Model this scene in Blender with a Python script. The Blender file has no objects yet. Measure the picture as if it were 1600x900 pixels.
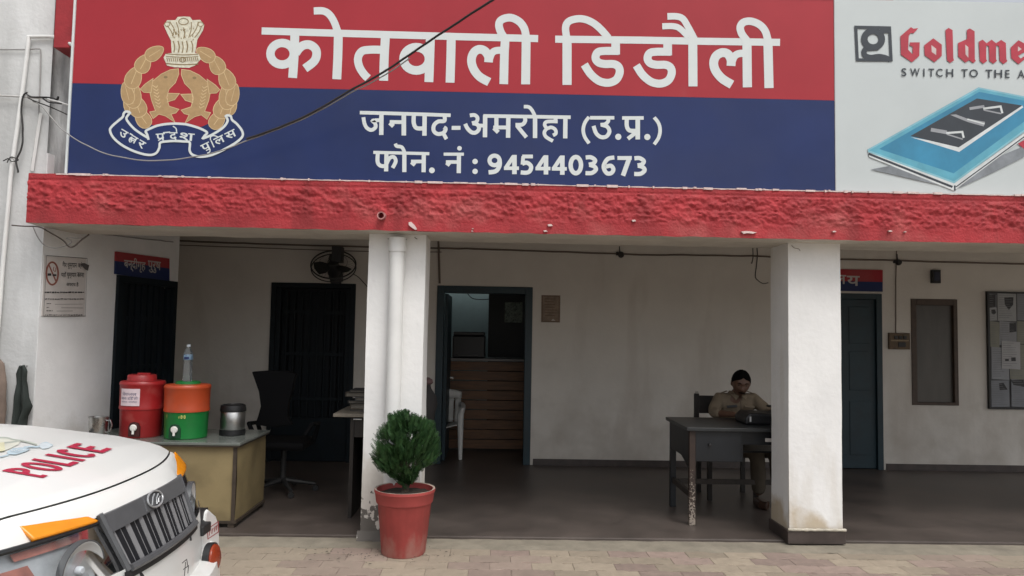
import bpy, bmesh, math, random
from mathutils import Vector, Matrix, noise
from mathutils.geometry import tessellate_polygon
random.seed(7)
S = bpy.context.scene
R = math.radians
# ---------------------------------------------------------------- camera
F_PX = 1155.0
CAM = Vector((0, 0, 1.62))
yaw, pit, rol = R(1.3), R(3.37), R(1.02)
f0 = Vector((math.sin(yaw), math.cos(yaw), 0)); r0 = Vector((math.cos(yaw), -math.sin(yaw), 0)); u0 = Vector((0, 0, 1))
FW = f0*math.cos(pit) + u0*math.sin(pit); up = u0*math.cos(pit) - f0*math.sin(pit)
RT = r0*math.cos(rol) + up*math.sin(rol); UP = up*math.cos(rol) - r0*math.sin(rol)
cd = bpy.data.cameras.new('camera'); co = bpy.data.objects.new('camera', cd); S.collection.objects.link(co)
cd.sensor_width = 36; cd.lens = F_PX/1600*36; cd.clip_start = 0.05; cd.clip_end = 2000
co.matrix_world = Matrix(((RT.x, UP.x, -FW.x, CAM.x), (RT.y, UP.y, -FW.y, CAM.y), (RT.z, UP.z, -FW.z, CAM.z), (0, 0, 0, 1)))
S.camera = co
# ---------------------------------------------------------------- light
SUN_EL, SUN_AZ = 58, 150
wd = bpy.data.worlds.new('World'); S.world = wd; wd.use_nodes = True
nt = wd.node_tree; bg = nt.nodes['Background']
sky = nt.nodes.new('ShaderNodeTexSky'); sky.sky_type = 'NISHITA'; sky.sun_disc = False
sky.sun_elevation = R(SUN_EL); sky.sun_rotation = R(SUN_AZ); sky.dust_density = 4.0; sky.air_density = 1.0; sky.ozone_density = 1.0
hs = nt.nodes.new('ShaderNodeHueSaturation'); hs.inputs['Saturation'].default_value = 0.27
nt.links.new(sky.outputs[0], hs.inputs['Color']); nt.links.new(hs.outputs[0], bg.inputs[0]); bg.inputs[1].default_value = 0.12
sd = bpy.data.lights.new('sun', 'SUN'); sd.energy = 0.9; sd.angle = R(26); sd.color = (1, .985, .955)
so = bpy.data.objects.new('sun', sd); S.collection.objects.link(so)
sv = Vector((math.sin(R(SUN_AZ))*math.cos(R(SUN_EL)), math.cos(R(SUN_AZ))*math.cos(R(SUN_EL)), math.sin(R(SUN_EL))))
so.rotation_euler = (sv).to_track_quat('Z', 'Y').to_euler(); so.location = sv*30
S.view_settings.view_transform = 'Standard'; S.view_settings.look = 'None'; S.view_settings.gamma = 1; S.view_settings.use_curve_mapping = False
S.view_settings.exposure = 0.64
S.render.engine = 'CYCLES'; S.cycles.max_bounces = 8; S.cycles.diffuse_bounces = 5; S.cycles.use_denoising = True
# ---------------------------------------------------------------- projection helpers (pixel of the 1600x900 photo -> point on a real plane)
def ray(x, y): return FW + RT*((x-800)/F_PX) - UP*((y-450)/F_PX)
def on_y(x, y, Y): d = ray(x, y); return CAM + d*((Y-CAM.y)/d.y)
def on_x(x, y, X): d = ray(x, y); return CAM + d*((X-CAM.x)/d.x)
def on_z(x, y, Z): d = ray(x, y); return CAM + d*((Z-CAM.z)/d.z)
def on_p(x, y, p, n): d = ray(x, y); return CAM + d*((p-CAM).dot(n)/d.dot(n))
# ---------------------------------------------------------------- materials
MATS = {}
def nn(m, t, **kw):
    n = m.node_tree.nodes.new(t)
    for k, v in kw.items(): setattr(n, k, v)
    return n
def M(name, col, rough=.6, metal=0., var=.12, vs=6., bump=0., bs=60., spec=.5, tint=None, coat=0., stretch=None, det=6.):
    if name in MATS: return MATS[name]
    m = bpy.data.materials.new(name); m.use_nodes = True; MATS[name] = m
    L = m.node_tree.links; b = m.node_tree.nodes['Principled BSDF']
    b.inputs['Roughness'].default_value = rough; b.inputs['Metallic'].default_value = metal
    b.inputs['Specular IOR Level'].default_value = spec; b.inputs['Coat Weight'].default_value = coat
    tc = nn(m, 'ShaderNodeTexCoord'); mp = nn(m, 'ShaderNodeMapping'); L.new(tc.outputs['Object'], mp.inputs[0])
    if stretch: mp.inputs['Scale'].default_value = stretch
    no = nn(m, 'ShaderNodeTexNoise'); no.inputs['Scale'].default_value = vs; no.inputs['Detail'].default_value = det; no.inputs['Roughness'].default_value = .62
    L.new(mp.outputs[0], no.inputs['Vector'])
    cr = nn(m, 'ShaderNodeValToRGB'); cr.color_ramp.elements[0].position = .3; cr.color_ramp.elements[1].position = .7
    t = tint or [c*(1-2*var) for c in col]
    cr.color_ramp.elements[0].color = (*t, 1); cr.color_ramp.elements[1].color = (*[min(1, c*(1+var*.6)) for c in col], 1)
    L.new(no.outputs[0], cr.inputs[0]); L.new(cr.outputs[0], b.inputs['Base Color'])
    rr = nn(m, 'ShaderNodeMapRange'); rr.inputs[3].default_value = max(.02, rough*.82); rr.inputs[4].default_value = min(1, rough*1.18)
    L.new(no.outputs[0], rr.inputs[0]); L.new(rr.outputs[0], b.inputs['Roughness'])
    if bump:
        n2 = nn(m, 'ShaderNodeTexNoise'); n2.inputs['Scale'].default_value = bs; n2.inputs['Detail'].default_value = 5
        L.new(mp.outputs[0], n2.inputs['Vector'])
        bp = nn(m, 'ShaderNodeBump'); bp.inputs['Strength'].default_value = bump; bp.inputs['Distance'].default_value = .01
        L.new(n2.outputs[0], bp.inputs['Height']); L.new(bp.outputs[0], b.inputs['Normal'])
    return m
def stain(m, color, zlo, zhi, scale=3., thr=.5, amount=.8, sharp=.06, stretch=(1, 1, 1)):
    """Dirt with a shape of its own between two heights (world z): noise patches mixed over the base colour."""
    L = m.node_tree.links; b = m.node_tree.nodes['Principled BSDF']
    src = b.inputs['Base Color'].links[0].from_socket
    g = nn(m, 'ShaderNodeNewGeometry'); sp = nn(m, 'ShaderNodeSeparateXYZ'); L.new(g.outputs['Position'], sp.inputs[0])
    mr = nn(m, 'ShaderNodeMapRange'); mr.inputs[1].default_value = zlo; mr.inputs[2].default_value = zhi; mr.inputs[3].default_value = 1; mr.inputs[4].default_value = 0
    L.new(sp.outputs[2], mr.inputs[0])
    mp = nn(m, 'ShaderNodeMapping'); mp.inputs['Scale'].default_value = stretch; L.new(g.outputs['Position'], mp.inputs[0])
    no = nn(m, 'ShaderNodeTexNoise'); no.inputs['Scale'].default_value = scale; no.inputs['Detail'].default_value = 8; L.new(mp.outputs[0], no.inputs['Vector'])
    ad = nn(m, 'ShaderNodeMath', operation='MULTIPLY'); L.new(mr.outputs[0], ad.inputs[0]); ad.inputs[1].default_value = .35
    a2 = nn(m, 'ShaderNodeMath', operation='ADD'); L.new(no.outputs[0], a2.inputs[0]); L.new(ad.outputs[0], a2.inputs[1])
    st = nn(m, 'ShaderNodeMapRange'); st.inputs[1].default_value = thr+.15; st.inputs[2].default_value = thr+.15+sharp; st.inputs[4].default_value = amount
    L.new(a2.outputs[0], st.inputs[0])
    mu = nn(m, 'ShaderNodeMath', operation='MULTIPLY'); L.new(st.outputs[0], mu.inputs[0])
    gate = nn(m, 'ShaderNodeMapRange'); gate.inputs[1].default_value = 0; gate.inputs[2].default_value = .15; L.new(mr.outputs[0], gate.inputs[0]); L.new(gate.outputs[0], mu.inputs[1])
    mx = nn(m, 'ShaderNodeMix', data_type='RGBA'); L.new(mu.outputs[0], mx.inputs[0]); L.new(src, mx.inputs[6]); mx.inputs[7].default_value = (*color, 1)
    L.new(mx.outputs[2], b.inputs['Base Color'])
    return m
# ---------------------------------------------------------------- mesh builder
class B:
    def __init__(s): s.bm = bmesh.new()
    def v(s, p): return s.bm.verts.new(p)
    def face(s, ps):
        try: return s.bm.faces.new([s.v(p) for p in ps])
        except ValueError: return None
    def box(s, x0, x1, y0, y1, z0, z1, mat=None):
        c = [Vector((x, y, z)) for z in (z0, z1) for y in (y0, y1) for x in (x0, x1)]
        if mat: c = [mat @ p for p in c]
        vs = [s.v(p) for p in c]
        for f in ((0, 2, 3, 1), (4, 5, 7, 6), (0, 1, 5, 4), (2, 6, 7, 3), (0, 4, 6, 2), (1, 3, 7, 5)): s.bm.faces.new([vs[i] for i in f])
        return s
    def tube(s, pts, r, seg=8, cap=True):
        pts = [Vector(p) for p in pts]; n = len(pts); rs = r if isinstance(r, (list, tuple)) else [r]*n
        ref = None; rings = []
        for i, p in enumerate(pts):
            t = (pts[min(i+1, n-1)] - pts[max(i-1, 0)])
            if t.length < 1e-9: t = Vector((0, 0, 1))
            t.normalize()
            if ref is None: ref = Vector((0, 0, 1)) if abs(t.z) < .9 else Vector((1, 0, 0))
            a = t.cross(ref); a = a.normalized() if a.length > 1e-6 else t.orthogonal().normalized(); b = a.cross(t).normalized(); ref = b
            rings.append([s.v(p + (a*math.cos(q) + b*math.sin(q))*rs[i]) for q in [2*math.pi*k/seg for k in range(seg)]])
        for i in range(n-1):
            for k in range(seg): s.bm.faces.new((rings[i][k], rings[i][(k+1) % seg], rings[i+1][(k+1) % seg], rings[i+1][k]))
        if cap: s.bm.faces.new(rings[0][::-1]); s.bm.faces.new(rings[-1])
        return s
    def lathe(s, prof, c, seg=32, mat=None, wob=None, cap=True):
        c = Vector(c); rings = []
        for r, z in prof:
            ring = []
            for k in range(seg):
                q = 2*math.pi*k/seg; rr = r*(wob(q, z) if wob else 1)
                p = Vector((rr*math.cos(q), rr*math.sin(q), z)); p = mat @ p if mat else p
                ring.append(s.v(c + p))
            rings.append(ring)
        for i in range(len(rings)-1):
            for k in range(seg): s.bm.faces.new((rings[i][k], rings[i][(k+1) % seg], rings[i+1][(k+1) % seg], rings[i+1][k]))
        if cap and prof[0][0] > 1e-4: s.bm.faces.new(rings[0][::-1])
        if cap and prof[-1][0] > 1e-4: s.bm.faces.new(rings[-1])
        return s
    def grid(s, fn, nu, nv):
        vs = [[s.v(fn(i/nu, j/nv)) for j in range(nv+1)] for i in range(nu+1)]
        for i in range(nu):
            for j in range(nv): s.bm.faces.new((vs[i][j], vs[i+1][j], vs[i+1][j+1], vs[i][j+1]))
        return s
    def fill(s, pts):
        vs = [s.v(p) for p in pts]
        for t in tessellate_polygon([[Vector(p) for p in pts]]):
            try: s.bm.faces.new([vs[i] for i in t])
            except ValueError: pass
        return s
    def prism(s, pts, d):
        d = Vector(d); pts = [Vector(p) for p in pts]; n = len(pts)
        a = [s.v(p) for p in pts]; b = [s.v(p+d) for p in pts]
        for t in tessellate_polygon([pts]):
            try: s.bm.faces.new([a[i] for i in t]); s.bm.faces.new([b[i] for i in reversed(t)])
            except ValueError: pass
        for i in range(n): s.bm.faces.new((a[i], a[(i+1) % n], b[(i+1) % n], b[i]))
        return s
    def tris(s, tr, fn):
        for t in tr: s.face([fn(p) for p in t])
        return s
def wloc(o):
    l = Vector((0, 0, 0))
    while o: l += o.location; o = o.parent
    return l
def obj(name, b, mat, parent=None, smooth=False, bevel=0., fix=True, loc=None, ang=40):
    bm = b.bm if isinstance(b, B) else b
    if fix: bmesh.ops.recalc_face_normals(bm, faces=bm.faces[:])
    me = bpy.data.meshes.new(name)
    if parent: base = wloc(parent)
    elif loc is not None: base = Vector(loc)
    else:
        xs = [v.co for v in bm.verts]
        base = Vector((sum(v.x for v in xs)/len(xs), sum(v.y for v in xs)/len(xs), min(v.z for v in xs)))
    bmesh.ops.translate(bm, verts=bm.verts[:], vec=-base)
    if smooth:
        for f in bm.faces: f.smooth = True
        for e in bm.edges:
            if len(e.link_faces) == 2 and e.calc_face_angle(0) > R(ang): e.smooth = False
    bm.to_mesh(me); bm.free()
    me.materials.append(mat)
    o = bpy.data.objects.new(name, me); S.collection.objects.link(o)
    if parent: o.parent = parent
    else: o.location = base
    if bevel:
        md = o.modifiers.new('bevel', 'BEVEL'); md.width = bevel; md.segments = 2; md.limit_method = 'ANGLE'; md.angle_limit = R(40)
    return o
def tag(o, label=None, cat=None, group=None, kind=None):
    for k, v in (('label', label), ('category', cat), ('group', group), ('kind', kind)):
        if v: o[k] = v
    return o
def thing(name, label, cat, loc, group=None):
    o = bpy.data.objects.new(name, None); S.collection.objects.link(o); o.location = loc; o.empty_display_size = .1
    return tag(o, label, cat, group)
# ---------------------------------------------------------------- lettering helpers
def cat(pts, n=6, closed=False):
    P = [Vector((*p, 0)) for p in pts]; out = []; m = len(P)
    for i in range(m if closed else m-1):
        g = (lambda k: P[k % m]) if closed else (lambda k: P[max(0, min(m-1, k))])
        p0, p1, p2, p3 = g(i-1), g(i), g(i+1), g(i+2)
        for k in range(n):
            t = k/n
            out.append(.5*((2*p1) + (p2-p0)*t + (2*p0-5*p1+4*p2-p3)*t*t + (3*p1-p0-3*p2+p3)*t**3))
    if not closed: out.append(P[-1])
    return [(p.x, p.y) for p in out]
class Ink:
    """Strokes and filled shapes drawn in photo pixels, laid on a real plane; every next shape lies a hair further out."""
    def __init__(s, fn, off=.0012, step=.00003): s.fn = fn; s.off = off; s.step = step; s.layers = {}
    def b(s, k): return s.layers.setdefault(k, B())
    def nxt(s): s.off += s.step; return s.off
    def stroke(s, k, pts, w, curve=False, closed=False, T=None):
        if T: pts = [T(p) for p in pts]; w = w/T.s
        if curve: pts = cat(pts, closed=closed)
        P = [Vector(p) for p in pts]; n = len(P); o = s.nxt(); l = []; r = []
        for i in range(n):
            a = P[(i-1) % n] if (closed or i > 0) else None; c = P[(i+1) % n] if (closed or i < n-1) else None
            d1 = (P[i]-a).normalized() if a is not None else None; d2 = (c-P[i]).normalized() if c is not None else None
            d1 = d1 if d1 is not None else d2; d2 = d2 if d2 is not None else d1
            n1 = Vector((-d1.y, d1.x)); n2 = Vector((-d2.y, d2.x)); m = n1+n2
            m = m.normalized() if m.length > 1e-6 else n1
            q = w/2/max(.45, m.dot(n1)); l.append(P[i]+m*q); r.append(P[i]-m*q)
        bb = s.b(k); L = [bb.v(s.fn(p.x, p.y, o)) for p in l]; Rr = [bb.v(s.fn(p.x, p.y, o)) for p in r]
        for i in range(n if closed else n-1):
            j = (i+1) % n
            try: bb.bm.faces.new((L[i], Rr[i], Rr[j], L[j]))
            except ValueError: pass
    def poly(s, k, pts, curve=False, T=None):
        if T: pts = [T(p) for p in pts]
        if curve: pts = cat(pts, closed=True, n=4)
        o = s.nxt(); s.b(k).fill([s.fn(x, y, o) for x, y in pts])
    def dot(s, k, c, r, T=None, ry=None, n=20):
        if T: c = T(c); r = r/T.s; ry = ry/T.s if ry else None
        ry = ry or r
        s.poly(k, [(c[0]+r*math.cos(2*math.pi*i/n), c[1]+ry*math.sin(2*math.pi*i/n)) for i in range(n)])
    def ring(s, k, c, rx, ry, w, T=None, n=28):
        s.stroke(k, [(c[0]+rx*math.cos(2*math.pi*i/n), c[1]+ry*math.sin(2*math.pi*i/n)) for i in range(n)], w, closed=True, T=T)
    def text(s, k, body, quad, bold=0.):
        """font text stretched over four photo corners (tl, tr, br, bl)"""
        tr = glyphs(body, bold); o = s.nxt(); tl, t2, br, bl = [Vector(q) for q in quad]
        def f(p):
            x, y = p; a = bl.lerp(br, x); c = tl.lerp(t2, x); q = a.lerp(c, y); return s.fn(q.x, q.y, o)
        s.b(k).tris(tr, f)
    def done(s, parent, mats, names):
        for k, bb in s.layers.items(): obj(names[k], bb, mats[k], parent, fix=False)
def glyphs(body, bold=0.):
    cu = bpy.data.curves.new('text', 'FONT'); cu.body = body; cu.resolution_u = 3; cu.offset = bold
    o = bpy.data.objects.new('text', cu); S.collection.objects.link(o)
    dg = bpy.context.evaluated_depsgraph_get(); me = bpy.data.meshes.new_from_object(o.evaluated_get(dg))
    vs = [v.co.copy() for v in me.vertices]; x0 = min(v.x for v in vs); x1 = max(v.x for v in vs); y0 = min(v.y for v in vs); y1 = max(v.y for v in vs)
    tr = [[((vs[i].x-x0)/(x1-x0), (vs[i].y-y0)/(y1-y0)) for i in p.vertices] for p in me.polygons]
    bpy.data.objects.remove(o); bpy.data.curves.remove(cu); bpy.data.meshes.remove(me)
    return tr
def reg(x0, y0, sc):
    f = lambda p: (x0 + p[0]/sc, y0 + p[1]/sc); f.s = sc; return f

# ================================================================ MATERIAL SET
white_wall = M('white_plaster', (.78, .78, .775), .85, var=.05, vs=2.5, bump=.25, bs=35)
stain(white_wall, (.30, .27, .21), .0, .35, 5, .42, .75, .05)
stain(white_wall, (.42, .39, .34), 0, 1.3, 2.2, .56, .45, .16)
block_wall = M('weathered_plaster', (.66, .665, .66), .9, var=.10, vs=1.6, bump=.35, bs=30)
stain(block_wall, (.30, .30, .29), 0, 9, 1.1, .50, .55, .22, (2.2, 2.2, .5))
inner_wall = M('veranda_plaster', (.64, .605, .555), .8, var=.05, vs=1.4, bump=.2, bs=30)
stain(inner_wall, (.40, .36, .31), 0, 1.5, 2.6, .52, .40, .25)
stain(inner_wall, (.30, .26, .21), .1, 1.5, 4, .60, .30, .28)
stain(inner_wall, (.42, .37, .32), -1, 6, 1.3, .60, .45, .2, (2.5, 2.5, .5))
pillar_mat = M('pillar_plaster', (.76, .755, .74), .8, var=.04, vs=3, bump=.3, bs=22)
stain(pillar_mat, (.40, .30, .165), -.05, .62, 2.1, .43, .75, .10)
stain(pillar_mat, (.55, .51, .44), -1, 7, 2.2, .66, .35, .15, (3, 3, .5))
pillar_mould = M('pillar_plaster_mouldy', (.76, .755, .74), .8, var=.04, vs=3, bump=.3, bs=22)
stain(pillar_mould, (.45, .40, .32), 0, .9, 2.6, .50, .5, .10)
stain(pillar_mould, (.05, .042, .035), .05, .46, 24, .535, .85, .05)
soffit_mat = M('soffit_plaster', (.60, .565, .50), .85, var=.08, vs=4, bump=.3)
red_stucco = M('red_stucco', (.38, .036, .042), .66, var=.16, vs=3.2, bump=.6, bs=55, spec=.3)
stain(red_stucco, (.40, .11, .10), 2.0, 3.4, 3.5, .60, .55, .22)
stain(red_stucco, (.20, .022, .024), 2.0, 3.4, 2.2, .60, .6, .15, (3, 3, .5))
red_smooth = M('red_band_paint', (.33, .028, .035), .6, var=.12, vs=7, bump=.3, bs=40, spec=.35)
chip_mat = M('bare_plaster_chip', (.70, .55, .52), .9, var=.15, vs=30)
sign_red = M('sign_red', (.345, .021, .031), .36, var=.06, vs=1.2, spec=.32, bump=.10, bs=2.2)
stain(sign_red, (.30, .12, .11), 2.6, 5.4, 1.0, .66, .35, .2, (1.5, 1, .5))
sign_blue = M('sign_navy', (.013, .026, .105), .30, var=.12, vs=1.2, spec=.30, bump=.10, bs=2.2)
stain(sign_blue, (.03, .04, .10), 2.6, 5.0, 1.2, .58, .35, .2)
sign_white = M('sign_white', (.60, .635, .63), .4, var=.02)
ad_grey = M('sign_pale_grey', (.50, .54, .54), .38, var=.04, vs=1, bump=.10, bs=2.2)
floor_mat = M('veranda_floor', (.088, .071, .062), .40, var=.24, vs=2.2, bump=.06, bs=20, spec=.4)
stain(floor_mat, (.150, .128, .110), -1, .3, 2.2, .58, .40, .25, (.6, 2.2, 1))
stain(floor_mat, (.05, .04, .036), -1, .3, 5, .64, .35, .2)
skirt_mat = M('skirting_tile', (.060, .045, .040), .45, var=.2, vs=9)
conc_mat = M('worn_concrete', (.255, .225, .175), .9, var=.16, vs=5, bump=.4, bs=40)
sand_mat = M('dusty_ground', (.30, .265, .215), .95, var=.18, vs=3, bump=.4, bs=30)
teal_paint = M('teal_door_paint', (.009, .030, .042), .5, var=.18, vs=4)
bar_paint = M('dark_bar_paint', (.005, .010, .014), .6, spec=.25, var=.2, vs=6)
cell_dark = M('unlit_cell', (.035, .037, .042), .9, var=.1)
black_pl = M('black_plastic', (.012, .012, .013), .45, var=.15)
steel = M('steel', (.55, .55, .54), .28, metal=1, var=.06, vs=12)
wire_dark = M('dark_wire', (.02, .018, .017), .6)
wire_grey = M('grey_wire', (.30, .29, .28), .6)
pvc = M('white_pvc', (.72, .72, .70), .45, var=.05, vs=4)
paper = M('paper', (.60, .57, .54), .9, var=.06, vs=9)
ink_black = M('black_ink', (.03, .03, .032), .7)
# ================================================================ SETTING
D = 5.78           # front plane of the pillars
YB = 8.95          # back wall
YS = 5.60          # sign face
FL = .03           # veranda floor
g = B(); g.grid(lambda a, b: Vector((-200+400*a, -200+400*b, -.008)), 20, 20)
tag(obj('ground', g, sand_mat, loc=(0, 0, -.008)), kind='structure')
# interlocking zigzag pavers
pv = bmesh.new(); cl = pv.loops.layers.float_color.new('tone')
bw, bd, gap, amp = .29, .155, .002, .014
def zig(x): 
    t = (x/(bw/2)) % 2
    return amp*(1 if t < 1 else -1)
rows = int((5.62-2.6)/bd)
for j in range(rows+1):
    y = 5.60 - j*bd; off = (j % 2)*bw/2
    for i in range(-20, 21):
        x = i*bw + off
        if x > 5.6 or x < -5.4: continue
        tx = x + .10*math.sin(j*.9)
        pink = (math.floor((tx+.28)/.56) % 2 == 0)
        if random.random() < .10: pink = not pink
        k = random.uniform(.82, 1.12)
        col = (.285*k, .212*k, .178*k, 1) if pink else (.315*k, .258*k, .195*k, 1)
        xs = [0, .065, .095, .19, .225, bw-gap]; zz = [0, 0, amp, amp, -amp*.3, 0]
        lo = [Vector((x+a, y-bd+gap+q, 0)) for a, q in zip(xs, zz)]; hi = [Vector((x+a, y+q, 0)) for a, q in zip(xs, zz)]
        ring = lo + hi[::-1]; tz = random.uniform(-.001, .001)
        c = sum(ring, Vector())/len(ring)
        bot = [pv.verts.new((p.x, p.y, -.009)) for p in ring]; mid = [pv.verts.new((p.x, p.y, -.002+tz)) for p in ring]
        top = [pv.verts.new((c.x+(p.x-c.x)*.98, c.y+(p.y-c.y)*.965, tz)) for p in ring]
        n = len(ring); fs = [pv.faces.new(top)]
        for q in range(n):
            w = (q+1) % n
            fs += [pv.faces.new((bot[q], bot[w], mid[w], mid[q])), pv.faces.new((mid[q], mid[w], top[w], top[q]))]
        for f in fs:
            for l in f.loops: l[cl] = col
pm = M('paver_block', (.3, .25, .2), .9, var=.1, vs=14, bump=.35, bs=70)
L = pm.node_tree.links; bs_ = pm.node_tree.nodes['Principled BSDF']; at = nn(pm, 'ShaderNodeVertexColor', layer_name='tone')
src = bs_.inputs['Base Color'].links[0].from_socket
mx = nn(pm, 'ShaderNodeMix', data_type='RGBA', blend_type='MULTIPLY'); mx.inputs[0].default_value = 1
sc_ = nn(pm, 'ShaderNodeMix', data_type='RGBA', blend_type='MULTIPLY'); sc_.inputs[0].default_value = 1; sc_.inputs[7].default_value = (3.3, 4.0, 5.0, 1)
L.new(src, sc_.inputs[6]); L.new(at.outputs[0], mx.inputs[6]); L.new(sc_.outputs[2], mx.inputs[7]); L.new(mx.outputs[2], bs_.inputs['Base Color'])
dust = nn(pm, 'ShaderNodeTexNoise'); dust.inputs['Scale'].default_value = 2.3; dust.inputs['Detail'].default_value = 8
dr = nn(pm, 'ShaderNodeMapRange'); dr.inputs[1].default_value = .42; dr.inputs[2].default_value = .62; dr.inputs[4].default_value = .6; L.new(dust.outputs[0], dr.inputs[0])
dm = nn(pm, 'ShaderNodeMix', data_type='RGBA'); L.new(dr.outputs[0], dm.inputs[0]); L.new(mx.outputs[2], dm.inputs[6]); dm.inputs[7].default_value = (.305, .256, .197, 1); L.new(dm.outputs[2], bs_.inputs['Base Color'])
tag(obj('pavement', pv, pm, loc=(0, 4, 0)), kind='structure')
k = B(); k.grid(lambda a, b: Vector((-6+13*a, (5.60 + .03*noise.noise(Vector((a*60, 0, 1))) - .012) if b == 0 else 5.60+(5.845-5.60)*b, (.0 if b == 0 else .008)+.005*noise.noise(Vector((a*80, b*2, 0))))), 260, 3)
tag(obj('concrete_kerb', k, conc_mat, loc=(0, 5.6, 0)), kind='structure')
fb = B(); fb.box(-4.6, 9, 5.84, 13, -.1, FL)
tag(obj('veranda_floor', fb, floor_mat, loc=(0, 6, 0), bevel=.008), kind='structure')

# ================================================================ THE BUILDING
st = thing('police_station', 'single-storey white plastered station with red band, square pillars and dark deep veranda', 'building', (0, YB, 0))
def wall(name, mat, p0, ud, length, z0, z1, th, holes, parent):
    """wall with rectangular openings: p0 start, ud unit direction, front face towards -normal, th thickness"""
    ud = Vector(ud).normalized(); nv = Vector((-ud.y, ud.x, 0)); p0 = Vector(p0)
    us = sorted({0, length, *[h[0] for h in holes], *[h[1] for h in holes]}); zs = sorted({z0, z1, *[h[2] for h in holes], *[h[3] for h in holes]})
    b = B()
    P = lambda u, z, d: p0 + ud*u + nv*d + Vector((0, 0, z))
    inside = lambda u, z: any(h[0] < u < h[1] and h[2] < z < h[3] for h in holes)
    for i in range(len(us)-1):
        for j in range(len(zs)-1):
            u_, v_, a, c = us[i], us[i+1], zs[j], zs[j+1]
            if inside((u_+v_)/2, (a+c)/2): continue
            b.face([P(u_, a, 0), P(v_, a, 0), P(v_, c, 0), P(u_, c, 0)]); b.face([P(u_, a, th), P(u_, c, th), P(v_, c, th), P(v_, a, th)])
    for h in holes:
        b.face([P(h[0], h[2], 0), P(h[0], h[3], 0), P(h[0], h[3], th), P(h[0], h[2], th)]); b.face([P(h[1], h[2], 0), P(h[1], h[2], th), P(h[1], h[3], th), P(h[1], h[3], 0)])
        b.face([P(h[0], h[3], 0), P(h[1], h[3], 0), P(h[1], h[3], th), P(h[0], h[3], th)]); b.face([P(h[0], h[2], 0), P(h[0], h[2], th), P(h[1], h[2], th), P(h[1], h[2], 0)])
    for u in (0, length): b.face([P(u, z0, 0), P(u, z1, 0), P(u, z1, th), P(u, z0, th)])
    b.face([P(0, z1, 0), P(length, z1, 0), P(length, z1, th), P(0, z1, th)])
    bmesh.ops.remove_doubles(b.bm, verts=b.bm.verts[:], dist=1e-5)
    return obj(name, b, mat, parent, fix=False), P
XW = -3.90
DZ = 2.16
d1 = (-2.69-XW, -1.68-XW); d2 = (-.70-XW, .455-XW); d3 = (3.90-XW, 4.735-XW); wn = (5.10-XW, 5.675-XW)
wall('back_wall', inner_wall, (XW, YB, 0), (1, 0, 0), 13.0, FL-.02, 2.95, .2,
     [(d1[0], d1[1], FL-.02, DZ), (d2[0], d2[1], FL-.02, DZ), (d3[0], d3[1], FL-.02, DZ), (wn[0], wn[1], .815, 2.11)], st)
# side wall of the veranda (slightly skewed), with the barred cell door in it
PA = Vector((-3.52, 5.80, 0)); PB = Vector((-3.213, 7.545, 0)); sd_ = (PB-PA); SL = sd_.length; sd_.normalize(); sn = Vector((sd_.y, -sd_.x, 0))
def side(px, py, off=0.): return on_p(px, py, PA, sn) + sn*off
def side_u(px, py): return (side(px, py)-PA).dot(sd_)
su0, su1 = side_u(176, 550), side_u(269, 550)
su1 = min(su1, SL-.02)
sdz = side(220, 434).z
wall('side_wall', white_wall, PA, sd_, SL, FL-.02, 2.95, .2, [(su0, su1, FL-.02, sdz)], st)
rd_ = Vector((-3.86, YB, 0))-PB; wall('return_wall', inner_wall, PB, rd_, rd_.length, FL-.02, 2.95, .2, [], st)
# dark rooms behind the doors
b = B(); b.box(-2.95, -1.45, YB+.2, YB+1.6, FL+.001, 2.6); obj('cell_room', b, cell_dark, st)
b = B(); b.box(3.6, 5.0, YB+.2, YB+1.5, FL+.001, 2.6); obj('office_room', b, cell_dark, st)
# middle office: open room with pale teal paint
teal_wall = M('pale_teal_paint', (.33, .45, .46), .8, var=.05)
wall('office_wall', teal_wall, (-2.0, 12.2, 0), (1, 0, 0), 4.6, FL-.02, 2.95, .15, [], st)
wall('office_wall', teal_wall, (-1.25, 12.2, 0), (0, -1, 0), 3.05, FL-.02, 2.95, -.15, [(.3, 2.2, 1.1, 2.4)], st)  # unseen opening added to let skylight into the office
wall('office_wall', teal_wall, (1.6, 9.15, 0), (0, 1, 0), 3.05, FL-.02, 2.95, -.15, [], st)
b = B(); b.box(XW-.25, 9.2, 6.20, 11.75, 2.95, 3.1); obj('roof_slab', b, soffit_mat, st)  # stops early; unseen roof gap added to light the teal wall
# pillars
def pillar(x0, x1, y1=6.15, pm_=None):
    p = B()
    def f(u, w):
        return u
    nz = 26
    for (ax, ay, bx, by) in ((x0, D, x1, D), (x1, D, x1, y1), (x1, y1, x0, y1), (x0, y1, x0, D)):
        def fn(a, c, ax=ax, ay=ay, bx=bx, by=by):
            q = Vector((ax+(bx-ax)*a, ay+(by-ay)*a, FL+(2.38-FL)*c))
            k_ = .004*noise.noise(Vector((q.x*2.5, q.y*2.5, q.z*1.3))) + .0015*noise.noise(q*9)
            cx, cy = (x0+x1)/2, (D+y1)/2
            return Vector((q.x+(1 if q.x > cx else -1)*k_, q.y+(1 if q.y > cy else -1)*k_, q.z))
        p.grid(fn, 8, nz)
    bmesh.ops.remove_doubles(p.bm, verts=p.bm.verts[:], dist=.0015)
    o = obj('pillar', p, pm_ or pillar_mat, st, smooth=True, fix=True)
    return o
pl = pillar(-.995, -.55, pm_=pillar_mould); pr = pillar(2.315, 2.735); p3 = pillar(5.72, 6.14)
tag(pl, 'pillar stained black at the foot'); tag(pr, 'pillar with brown damp patch at the foot')
b = B(); b.box(2.298, 2.752, D-.016, 6.165, FL-.01, FL+.088); obj('pillar_skirting', b, skirt_mat, pr, bevel=.004)
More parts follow.
